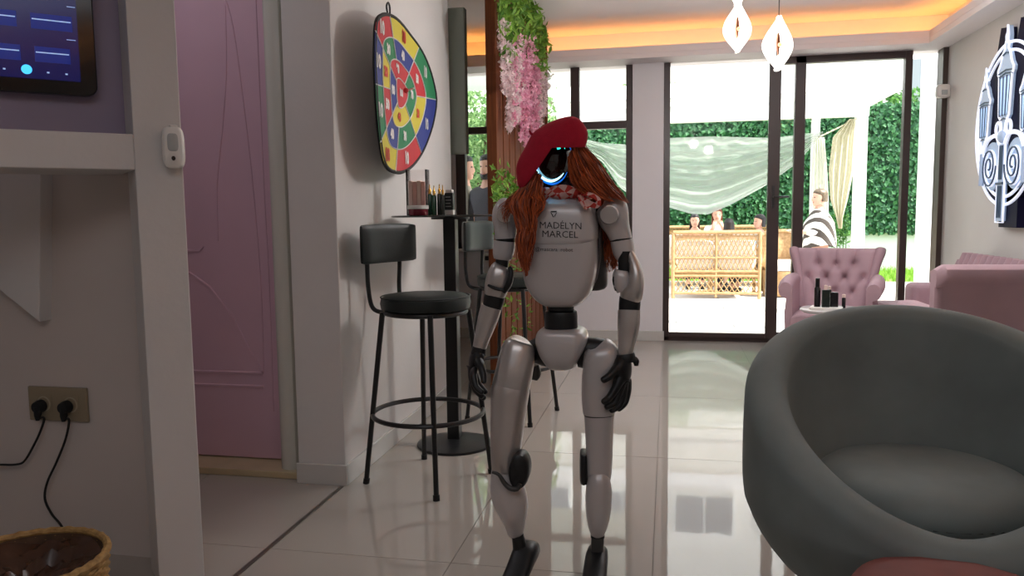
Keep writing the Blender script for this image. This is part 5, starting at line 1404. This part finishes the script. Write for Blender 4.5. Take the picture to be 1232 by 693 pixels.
# legs: image left = stepping leg
limb('thigh', [(627, 408, 18, -0.03, 1), (626, 410.5, 30, -0.03, 1), (624, 418, 39, -0.035, 1), (621.5, 432, 43.5, -0.04, 1), (618, 450, 45, -0.05, 1), (614.5, 466, 46, -0.055, 1)], SILVERM, e=0.85)
limb('thigh_lower', [(614.3, 467.5, 46.5, -0.055, 1), (613.2, 475, 46, -0.06, 1), (611.5, 495, 43, -0.065, 1), (609.5, 520, 40, -0.075, 1), (608, 545, 36, -0.08, 1), (606.5, 566, 30, -0.085, 1)], SILVERM, e=0.85)
limb('thigh_seam', [(614.4, 466, 45.6, -0.055, 1), (614.3, 468, 45.6, -0.055, 1)], RGREY, e=0.85)
limb('thigh_seam', [(720.8, 496.6, 36.5, 0.0, 1), (720.9, 498.4, 36.5, 0.0, 1)], RGREY, e=0.8)
def oval(name, px, py, wx, wy, dy, th, m, tilt=0.0, parent=robot):
    p = at(px, py, RY+dy); k = mpp(p)
    rings = []
    for q, z in ((0.02, -th), (1, -th), (1.04, 0), (0.95, th*0.8), (0.75, th), (0.02, th)):
        rings.append([p+RGT*(wx*k*q*math.cos(a)*math.cos(tilt)-wy*k*q*math.sin(a)*math.sin(tilt))+V(0, 0, 1)*(wx*k*q*math.cos(a)*math.sin(tilt)+wy*k*q*math.sin(a)*math.cos(tilt))+V(0, -z, 0) for a in [2*PI*j/28 for j in range(28)]])
    return MB().loft(rings).build(name, m, parent)
oval('knee_motor', 625.5, 565, 12, 22, -0.12, 0.03, RBLACK, tilt=-0.06)
limb('knee_cable', [(592, 568, 3.5, -0.15, 1), (600, 571, 4.5, -0.15, 1), (606, 580, 5.5, -0.15, 1), (613, 587, 6.5, -0.15, 1), (622, 588, 6.5, -0.15, 1), (626, 582, 5, -0.15, 1)], RGREY, e=1, n=12)
limb('shin', [(608, 560, 30, -0.075, 1), (607.5, 570, 34, -0.075, 1), (609.5, 584, 40, -0.075, 1), (613, 598, 43, -0.07, 1), (616.5, 612, 38, -0.065, 1), (619, 626, 28, -0.055, 1), (620, 640, 20, -0.05, 1), (620.5, 645, 15, -0.05, 1)], SILVER, e=0.85)
limb('ankle', [(620, 630, 14, -0.05, 1), (623, 645, 15, -0.05, 1), (626, 660, 18, -0.05, 1), (627, 668, 18, -0.05, 1)], RBLACK)
def foot(pa, pt, hgt, wid, name='foot'):
    # pa heel centre on sole, pt toe centre on sole (world)
    d = (pt-pa); L = d.length; d.normalize(); s_ = V(0, 0, 1).cross(d).normalized(); u = d.cross(s_)
    rings = []
    for f_, w_, h_ in ((0.0, 0.5, 0.5), (0.04, 0.75, 0.75), (0.18, 0.9, 1.0), (0.36, 0.95, 1.0), (0.6, 1.0, 0.62), (0.85, 0.95, 0.42), (0.96, 0.8, 0.32), (1.0, 0.5, 0.2)):
        c = pa+d*L*f_
        rings.append([c+s_*wid/2*w_*sup(math.cos(a), 0.6)+u*(hgt*h_/2+hgt*h_/2*sup(math.sin(a), 0.6)) for a in [2*PI*k/24 for k in range(24)]])
    return MB().loft(rings).build(name, RBLACK, robot)
ah = at(640, 676, 2.24); at_ = at(606, 716, 2.10)
foot(V(ah.x, 2.27, 0.060), V(at(612, 706, 2.10).x, 2.10, 0.004), 0.065, 0.075)
# image right = standing leg
limb('thigh', [(722, 414, 20, 0.0, 1), (723, 416, 32, 0.0, 1), (724, 424, 42, 0.0, 1), (723.5, 440, 45, 0.0, 1), (721.5, 465, 43.5, 0.0, 1), (720.5, 484, 41, 0.0, 1), (720.5, 497, 38, 0.0, 1)], SILVER, e=0.8)
limb('thigh_lower', [(721, 498, 36, 0.0, 1), (721, 505, 35.5, 0.0, 1), (721, 530, 33, 0.0, 1), (721, 555, 31.5, 0.0, 1), (720.5, 574, 29, 0.0, 1), (720.5, 582, 24, 0.0, 1)], SILVER, e=0.8)
limb('knee_motor', [(702.5, 543, 8, 0.01, 3), (702.5, 547, 10, 0.01, 3.4), (702.5, 575, 10, 0.01, 3.4), (703, 580, 8, 0.01, 3)], RBLACK, e=0.7)
limb('knee_cap', [(720.5, 568, 18, -0.018, 1), (720.5, 575, 26, -0.018, 1), (720.5, 590, 31.5, -0.018, 1), (720, 610, 31, -0.015, 1), (719.5, 625, 27, -0.01, 1), (719, 636, 21, -0.005, 1), (719, 643, 15, 0, 1)], SILVER, e=0.85)
limb('ankle', [(719, 636, 15, 0, 0.8), (719, 650, 15.5, 0, 0.8), (718.5, 664, 15, 0, 0.8), (718.5, 672, 13, 0, 0.8)], RGREY, e=0.5)
limb('ankle_band', [(719, 643, 17, 0, 0.9), (719, 645.5, 17, 0, 0.9)], RBLACK, e=0.6)
fx = at(718, 690, 2.26).x
foot(V(fx, 2.33, 0.002), V(fx-0.002, 2.12, 0.002), 0.085, 0.072)

# arms: image left
ua = limb('shoulder', [(612, 240, 10, 0.0, 1), (611, 243, 22, 0.0, 1), (609.5, 252, 32, 0.0, 1), (608, 264, 32, 0.0, 1), (608, 276, 27, 0.0, 1), (608.5, 287, 26, 0.0, 1)], SILVER, e=0.85)
disc('shoulder_disc', 607, 258.5, 9.5, -0.05, 0.012, SILVERM)
limb('arm_ring', [(608, 286, 23, 0, 1), (608, 291, 23, 0, 1)], RBLACK, e=0.9)
limb('upper_arm', [(607, 290, 26, 0.0, 1), (606, 300, 26, 0.0, 1), (605, 308, 24, 0.0, 1), (604.5, 312, 20, 0.0, 1)], SILVER, e=0.85)
limb('elbow_joint', [(605, 304, 16, 0.0, 1.2), (604, 316, 16, 0.0, 1.2), (602, 330, 17, 0.0, 1.2)], RBLACK, e=0.7)
limb('elbow_shell', [(603.5, 319, 18, -0.02, 1), (602, 323, 24, -0.02, 1), (600, 333, 29, -0.02, 1), (597.5, 345, 29, -0.02, 1), (595.5, 354, 26, -0.02, 1), (594.8, 357, 20, -0.02, 1)], SILVERM, e=0.75)
limb('elbow_side', [(613, 321, 5, -0.04, 2), (615, 328, 7, -0.04, 2.6), (612, 342, 8, -0.04, 2.6), (606, 351, 6, -0.04, 2)], RBLACK, e=0.7)
limb('elbow_slot', [(587, 343, 3, -0.062, 1), (596, 347, 4.5, -0.064, 1), (606, 349, 4, -0.062, 1)], RBLACK, e=0.8, n=10)
limb('forearm_band', [(595.5, 355, 25, -0.02, 1), (594, 362, 25, -0.02, 1), (592, 370, 23, -0.02, 1)], RBLACK, e=0.85)
limb('forearm', [(591.5, 368, 25, -0.02, 1), (588, 380, 25, -0.02, 1), (583.5, 395, 22, -0.025, 1), (579.5, 408, 18.5, -0.03, 1), (577, 418, 16.5, -0.03, 1)], SILVERM, e=0.85)
# image right
limb('shoulder', [(728, 240, 12, 0.01, 1), (731, 242, 28, 0.01, 1), (735, 249, 38, 0.01, 1), (738, 262, 38, 0.01, 1), (743, 275, 30, 0.01, 1), (746.5, 285, 27, 0.01, 1), (747, 287, 26, 0.01, 1)], SILVER, e=0.85)
disc('shoulder_disc', 733, 258.5, 11.5, -0.045, 0.014, SILVERM)
limb('arm_ring', [(747, 285, 24, 0.01, 1), (748, 291, 24, 0.01, 1)], RBLACK, e=0.9)
limb('upper_arm', [(748, 289, 27, 0.01, 1), (750, 300, 27, 0.01, 1), (753, 308, 24, 0.01, 1), (757, 316, 17, 0.01, 1)], SILVER, e=0.85)
limb('elbow_joint', [(752, 302, 17, 0.0, 1.1), (752, 315, 17, 0.0, 1.1), (752, 330, 16, 0.0, 1.1)], RBLACK, e=0.8)
limb('elbow_motor', [(748, 325, 16, -0.01, 1), (747.5, 331, 21, -0.01, 1), (748.5, 342, 22, -0.01, 1), (751, 349, 18, -0.01, 1)], SILVER, e=0.8)
limb('elbow_shell', [(756, 300, 8, 0.0, 1.5), (762, 315, 13, 0.0, 2), (765, 330, 18, 0.0, 2), (764, 345, 22, 0.0, 1.8), (760, 354, 28, 0.0, 1.3), (758, 360, 24, 0.0, 1.2)], SILVERM, e=0.8)
limb('elbow_rim', [(741.5, 328, 5, -0.012, 2.6), (739, 337, 5, -0.012, 3), (742, 349, 5, -0.012, 2.6)], RBLACK, e=0.8)
limb('forearm_band', [(758, 357, 25, 0.0, 1), (757.5, 366, 26, 0.0, 1), (757, 374, 25, 0.0, 1)], RBLACK, e=0.85)
limb('forearm', [(757, 373, 27, 0.0, 1), (756.5, 388, 27, -0.005, 1), (755, 405, 23, -0.01, 1), (753, 420, 19, -0.02, 1), (752.5, 430, 17.5, -0.02, 1)], SILVERM, e=0.85)
# black gloved hands
def hand(P_px, edges, radii, name='hand'):
    pts = [at(x, y, RY+dy) for x, y, dy in P_px]
    return skinmesh(pts, edges, radii, sub=2).build(name, RBLACK, robot)
# image right hand: palm turned inwards, fingers curled towards the thigh
P_ = [(752, 426, -0.02), (751, 440, -0.03)]; E_ = [(0, 1)]; R_ = [0.024, 0.026]
for k, (kx, ky, kd_, mx_, my_, tx_, ty_) in enumerate([(741, 467, -0.055, 733, 479, 724, 485), (745, 471, -0.035, 739, 486, 727, 491), (750, 473, -0.015, 745, 489, 733, 495), (755, 470, 0.0, 752, 485, 742, 494)]):
    i = len(P_)
    P_ += [((751+kx)/2, (440+ky)/2, (kd_-0.03)/2), (kx, ky, kd_), (mx_, my_, kd_-0.012), (tx_, ty_, kd_-0.03)]
    E_ += [(1, i), (i, i+1), (i+1, i+2), (i+2, i+3)]; R_ += [0.019, 0.0135, 0.0115, 0.0095]
i = len(P_); P_ += [(742, 444, -0.055), (733, 453, -0.075), (723, 459, -0.085)]; E_ += [(1, i), (i, i+1), (i+1, i+2)]; R_ += [0.016, 0.012, 0.0105]
hand(P_, E_, R_)
limb('glove_cuff', [(752, 425, 22, -0.02, 1), (752.5, 429, 24, -0.02, 1), (752.5, 434, 24, -0.02, 1)], RBLACK, e=0.9)
limb('cuff_knob', [(763, 430, 5, -0.02, 1), (765, 434, 8, -0.02, 1), (765.5, 440, 5, -0.02, 1)], RBLACK)
# image left hand: seen from the side, fingers hanging and bending forward
P_ = [(576, 418, -0.03), (572, 432, -0.035)]; E_ = [(0, 1)]; R_ = [0.021, 0.024]
for k, (kx, ky, kd_, mx_, my_, tx_, ty_) in enumerate([(569, 450, -0.075, 572, 465, 582, 474), (567, 452, -0.05, 571, 468, 582, 479), (568, 452, -0.02, 573, 470, 584, 481), (571, 450, 0.0, 577, 464, 586, 474)]):
    i = len(P_)
    P_ += [((572+kx)/2, (432+ky)/2, (kd_-0.03)/2), (kx, ky, kd_), (mx_, my_, kd_-0.012), (tx_, ty_, kd_-0.02)]
    E_ += [(1, i), (i, i+1), (i+1, i+2), (i+2, i+3)]; R_ += [0.017, 0.0125, 0.0105, 0.009]
i = len(P_); P_ += [(579, 440, -0.075), (582, 452, -0.09), (582, 462, -0.10)]; E_ += [(1, i), (i, i+1), (i+1, i+2)]; R_ += [0.013, 0.010, 0.009]
hand(P_, E_, R_)
limb('glove_cuff', [(577, 417, 17, -0.03, 1), (575.5, 426, 19, -0.03, 1)], RBLACK, e=0.9)

# neck, head, light ring
limb('neck', [(684, 246, 34, 0.0, 0.9), (683, 238, 30, 0.0, 0.9), (680, 226, 26, 0.0, 0.9), (676, 215, 26, 0.0, 0.9)], RBLACK)
hc = at(668, 192, RY); hk = mpp(hc)
head = MB().ellip(hc, (24*hk, 0.098, 34*hk), 36, 24).build('head_visor', mat('visor_black', (26, 12, 10), 0.08, coat=0.6), robot)
LIT = mat('face_light', (210, 245, 255), 0.3, emit=(150, 225, 255), estr=2.6); LITB = mat('face_light_blue', (20, 110, 200), 0.3, emit=(10, 90, 190), estr=0.8)
def fpt(px, py, lift=0.003):
    dx = (px-668)/24; dz = (192-py)/34; q = max(0.0, 1-dx*dx-dz*dz)
    return hc+V(0, -0.098*math.sqrt(q)-lift, 0)+RGT*(dx*24*hk)+V(0, 0, 1)*(dz*34*hk)
arc = catmull([V(647.5, 200, 0), V(649.5, 206, 0), V(654, 212.5, 0), V(660, 217, 0), V(667.5, 218.5, 0), V(674.5, 216, 0), V(680, 211, 0), V(683.5, 204.5, 0)], 4)
MB().tube([fpt(p.x, p.y) for p in arc], [0.0010+0.0028*math.sin(PI*min(1, max(0.02, k/(len(arc)-1)))) for k in range(len(arc))], 8).build('light_ring', LIT, head)
MB().tube([fpt(p.x+0.5, p.y+3, -0.0005) for p in arc], 0.0042, 8).build('light_ring_glow', LITB, head)
a2 = catmull([V(683, 183, 0), V(686.5, 184, 0), V(688, 188, 0), V(686.8, 192, 0)], 4)
MB().tube([fpt(p.x, p.y) for p in a2], 0.0018, 8).build('light_ring', LIT, head)
MB().tube([fpt(675.5, 182), fpt(683, 181.5)], 0.0032, 8).build('eye_light', mat('eye_cyan', (60, 240, 220), 0.3, emit=(40, 230, 210), estr=1.8), head)
MB().tube([fpt(677, 178), fpt(684, 176), fpt(688, 181), fpt(689, 188)], 0.004, 8).build('light_ring_glow', LITB, head)
MB().ellip(fpt(666, 183, 0.002), (0.002, 0.002, 0.004), 8, 6).build('camera_dot', mat('dot_white', (220, 220, 220), 0.3, emit=(220, 220, 220), estr=0.5), head)

# beret
BER = mat('beret_felt', (172, 14, 44), 0.95, var=0.08, vscale=60, sheen=0.1, bump=0.1, bscale=200)
bo_ = [(621, 203), (623, 222), (627, 227), (631, 226), (637, 217), (646, 200), (659, 183), (671, 173), (682, 168.5), (692, 168), (699, 172), (704, 177), (707.5, 161), (702, 149), (695, 142.5), (687, 140.5), (676, 142.5), (663, 147), (652, 153), (641, 161), (632, 177), (625, 190)]
boc = catmull([V(x, y, 0) for x, y in bo_], 4, closed=True)
cc = V(664, 178, 0)
rings = []
def bring(s_, dy, sh_=0.0):
    return [at(cc.x+(p.x-cc.x)*s_, cc.y+(p.y-cc.y)*s_-sh_, RY+dy) for p in boc]
for i in range(11):
    a = PI/2*(1-i/10); rings.append(bring(math.cos(a) if i else 0.01, -0.085-0.055*math.sin(a)))
for i in range(1, 13):
    a = PI/2*i/12; rings.append(bring(max(0.01, math.cos(a)**0.7), -0.085+0.25*math.sin(a), 6*math.sin(a)))
MB().loft(rings).build('beret', BER, robot)
MB().tube([at(642, 163, RY-0.09), at(638.5, 160.5, RY-0.09), at(637, 157.5, RY-0.085)], [0.004, 0.0035, 0.003], 8).build('beret_stem', BER, robot)
# scarf
def checker(name, a, b, s_):
    m = bpy.data.materials.new(name); m.use_nodes = True; nt = m.node_tree; N = nt.nodes; Lk = nt.links
    tc = N.new('ShaderNodeTexCoord'); ck = N.new('ShaderNodeTexChecker'); ck.inputs['Scale'].default_value = s_
    ck.inputs[1].default_value = (*s2l(a), 1); ck.inputs[2].default_value = (*s2l(b), 1)
    mp = N.new('ShaderNodeMapping'); mp.inputs['Rotation'].default_value = (0.3, 0.5, 0.7)
    Lk.new(tc.outputs['Object'], mp.inputs[0]); Lk.new(mp.outputs[0], ck.inputs[0]); Lk.new(ck.outputs[0], N['Principled BSDF'].inputs['Base Color']); N['Principled BSDF'].inputs['Roughness'].default_value = 0.8
    return m
SCF = checker('scarf_check', (196, 60, 50), (224, 186, 178), 46)
nc = at(683, 237, RY)
scf = MB()
rings = []
for k in range(48):
    a = 2*PI*k/48; ca, sa = math.cos(a), math.sin(a)
    c = nc+V(0.078*ca, 0.062*sa, 0.016-0.012*(-sa if sa < 0 else 0)+0.004*math.sin(5*a)); d = V(ca, sa, 0)
    h_ = 0.016+0.003*math.sin(7*a)
    rings.append([c+d*(0.007*math.cos(q)+0.003*math.sin(3*q+k))+V(0, 0, 1)*h_*math.sin(q) for q in [2*PI*j/12 for j in range(12)]])
scf.loft(rings, cap=False, loop=True)
def ribbon(mb, pts, w_, th=0.002):
    P = catmull(pts, 5); rr_ = []
    for i, p in enumerate(P):
        tn = (P[min(i+1, len(P)-1)]-P[max(i-1, 0)]).normalized(); s_ = tn.cross(V(0.15, -1, 0.1)).normalized()
        s_ = (s_*0.75+V(0, -0.6, 0.2)).normalized(); n_ = tn.cross(s_).normalized()
        rr_.append([p+s_*w_/2+n_*th, p-s_*w_/2+n_*th, p-s_*w_/2-n_*th, p+s_*w_/2-n_*th])
    mb.loft(rr_)
ribbon(scf, [at(698, 233, RY-0.085), at(705, 233, RY-0.11), at(714, 236, RY-0.115), at(720, 241, RY-0.11), at(718, 247, RY-0.11), at(710, 245, RY-0.11), at(700, 237, RY-0.09)], 0.016)
ribbon(scf, [at(698, 233, RY-0.085), at(700, 240, RY-0.105), at(704, 247, RY-0.112), at(708, 250, RY-0.115)], 0.022)
ribbon(scf, [at(698, 233, RY-0.085), at(686, 228, RY-0.105), at(672, 227, RY-0.11), at(660, 232, RY-0.10), at(654, 238, RY-0.08)], 0.022)
scf.build('scarf', SCF, robot)

# hair
HAIR = bpy.data.materials.new('red_hair'); HAIR.use_nodes = True
nt = HAIR.node_tree; gi = nt.nodes.new('ShaderNodeNewGeometry'); cr = nt.nodes.new('ShaderNodeValToRGB')
cr.color_ramp.elements[0].color = (*s2l((84, 26, 14)), 1); cr.color_ramp.elements[1].color = (*s2l((204, 98, 44)), 1)
nt.links.new(gi.outputs['Random Per Island'], cr.inputs[0]); nt.links.new(cr.outputs[0], nt.nodes['Principled BSDF'].inputs['Base Color'])
nt.nodes['Principled BSDF'].inputs['Roughness'].default_value = 0.5
def lock(mb, guides, n, r=0.0017, wav=2.0, jit=1.0, amp=0.004):
    # guides: list of polylines of (px, py, dy) with equal length; strands blend between them
    m = len(guides)
    for k in range(n):
        u = random.random()*(m-1); i = int(u); f_ = u-i
        if i >= m-1: i, f_ = m-2, 1.0
        g = [(a[0]+(b[0]-a[0])*f_+random.gauss(0, jit*0.4), a[1]+(b[1]-a[1])*f_+random.gauss(0, 0.8), a[2]+(b[2]-a[2])*f_+random.gauss(0, 0.008)) for a, b in zip(guides[i], guides[i+1])]
        L_ = random.uniform(0.8, 1.0)
        P = catmull([at(x, y, RY+dy) for x, y, dy in g], 4); P = P[:max(5, int(len(P)*L_))]
        ph = random.uniform(0, 6.28); ph2 = random.gauss(0, 0.5)
        N__ = len(P)
        Q = [p+RGT*amp*math.sin(q/N__*wav*2*PI+ph2)*min(1, q/6)+V(0, amp*0.6*math.sin(q/N__*wav*2*PI+ph), 0) for q, p in enumerate(P)]
        mb.tube(Q, [r*(1.0 if q < N__*0.6 else max(0.15, 1-(q-N__*0.6)/(N__*0.4)*0.85)) for q in range(N__)], 4)
hm = MB()
# left lock over the shoulder and chest
lock(hm, [
 [(634, 214, -0.07), (622, 232, -0.08), (617, 248, -0.10), (622, 268, -0.11), (623, 290, -0.11), (628, 312, -0.11), (632, 328, -0.11)],
 [(642, 205, -0.08), (632, 228, -0.10), (628, 246, -0.125), (631, 266, -0.13), (632, 288, -0.13), (634, 312, -0.13), (635, 338, -0.125)],
 [(650, 212, -0.09), (644, 228, -0.11), (645, 246, -0.13), (643, 266, -0.14), (640, 288, -0.14), (640, 308, -0.135), (636, 328, -0.13)],
], 420, amp=0.005, jit=3.0)
lock(hm, [
 [(652, 218, -0.09), (652, 226, -0.10), (655, 236, -0.115), (652, 248, -0.125), (648, 258, -0.13), (646, 268, -0.13)],
 [(640, 212, -0.085), (634, 226, -0.10), (640, 238, -0.12), (646, 250, -0.13), (644, 262, -0.13), (642, 275, -0.13)],
], 110, jit=2.5)
# thin strays over the image-left shoulder
lock(hm, [
 [(632, 222, -0.05), (620, 232, -0.05), (610, 240, -0.05), (603, 248, -0.05), (600, 256, -0.05)],
 [(634, 224, -0.06), (624, 238, -0.07), (616, 250, -0.08), (612, 264, -0.08), (614, 280, -0.09)],
], 36, r=0.0012, jit=3)
# right side: falls outwards over the shoulder
lock(hm, [
 [(687, 172, -0.09), (690, 190, -0.09), (700, 208, -0.09), (712, 224, -0.09), (726, 238, -0.085)],
 [(694, 170, -0.08), (705, 190, -0.07), (720, 210, -0.065), (736, 228, -0.06), (752, 244, -0.05)],
 [(700, 172, -0.06), (716, 192, -0.05), (732, 212, -0.04), (746, 229, -0.03), (759, 247, -0.01)],
], 420, r=0.0019, amp=0.004, wav=1.0, jit=1.6)
lock(hm, [
 [(684, 190, -0.095), (684, 206, -0.10), (690, 220, -0.105), (704, 232, -0.10), (718, 240, -0.09)],
 [(690, 178, -0.09), (697, 200, -0.09), (710, 220, -0.085), (728, 236, -0.08), (744, 244, -0.06)],
], 220, r=0.0019, amp=0.004, wav=1.0, jit=1.5)
# behind the right arm
lock(hm, [
 [(700, 225, 0.08), (708, 250, 0.09), (714, 280, 0.10), (716, 310, 0.11), (716, 338, 0.12)],
 [(716, 225, 0.08), (722, 250, 0.09), (730, 280, 0.09), (736, 305, 0.09), (740, 330, 0.09)],
 [(735, 225, 0.07), (738, 245, 0.08), (741, 270, 0.09), (744, 300, 0.10), (747, 322, 0.10)],
], 300, amp=0.007, jit=2)
# hair around the back of the head
lock(hm, [
 [(640, 175, 0.06), (634, 200, 0.06), (630, 222, 0.07), (632, 245, 0.10), (640, 268, 0.12)],
 [(665, 170, 0.12), (665, 200, 0.13), (668, 225, 0.13), (672, 250, 0.16), (680, 275, 0.18)],
 [(700, 172, 0.06), (710, 195, 0.06), (716, 220, 0.07), (718, 245, 0.10), (718, 270, 0.14)],
], 320, r=0.0034)
o = hm.build('hair', HAIR, robot); o['kind'] = 'stuff'
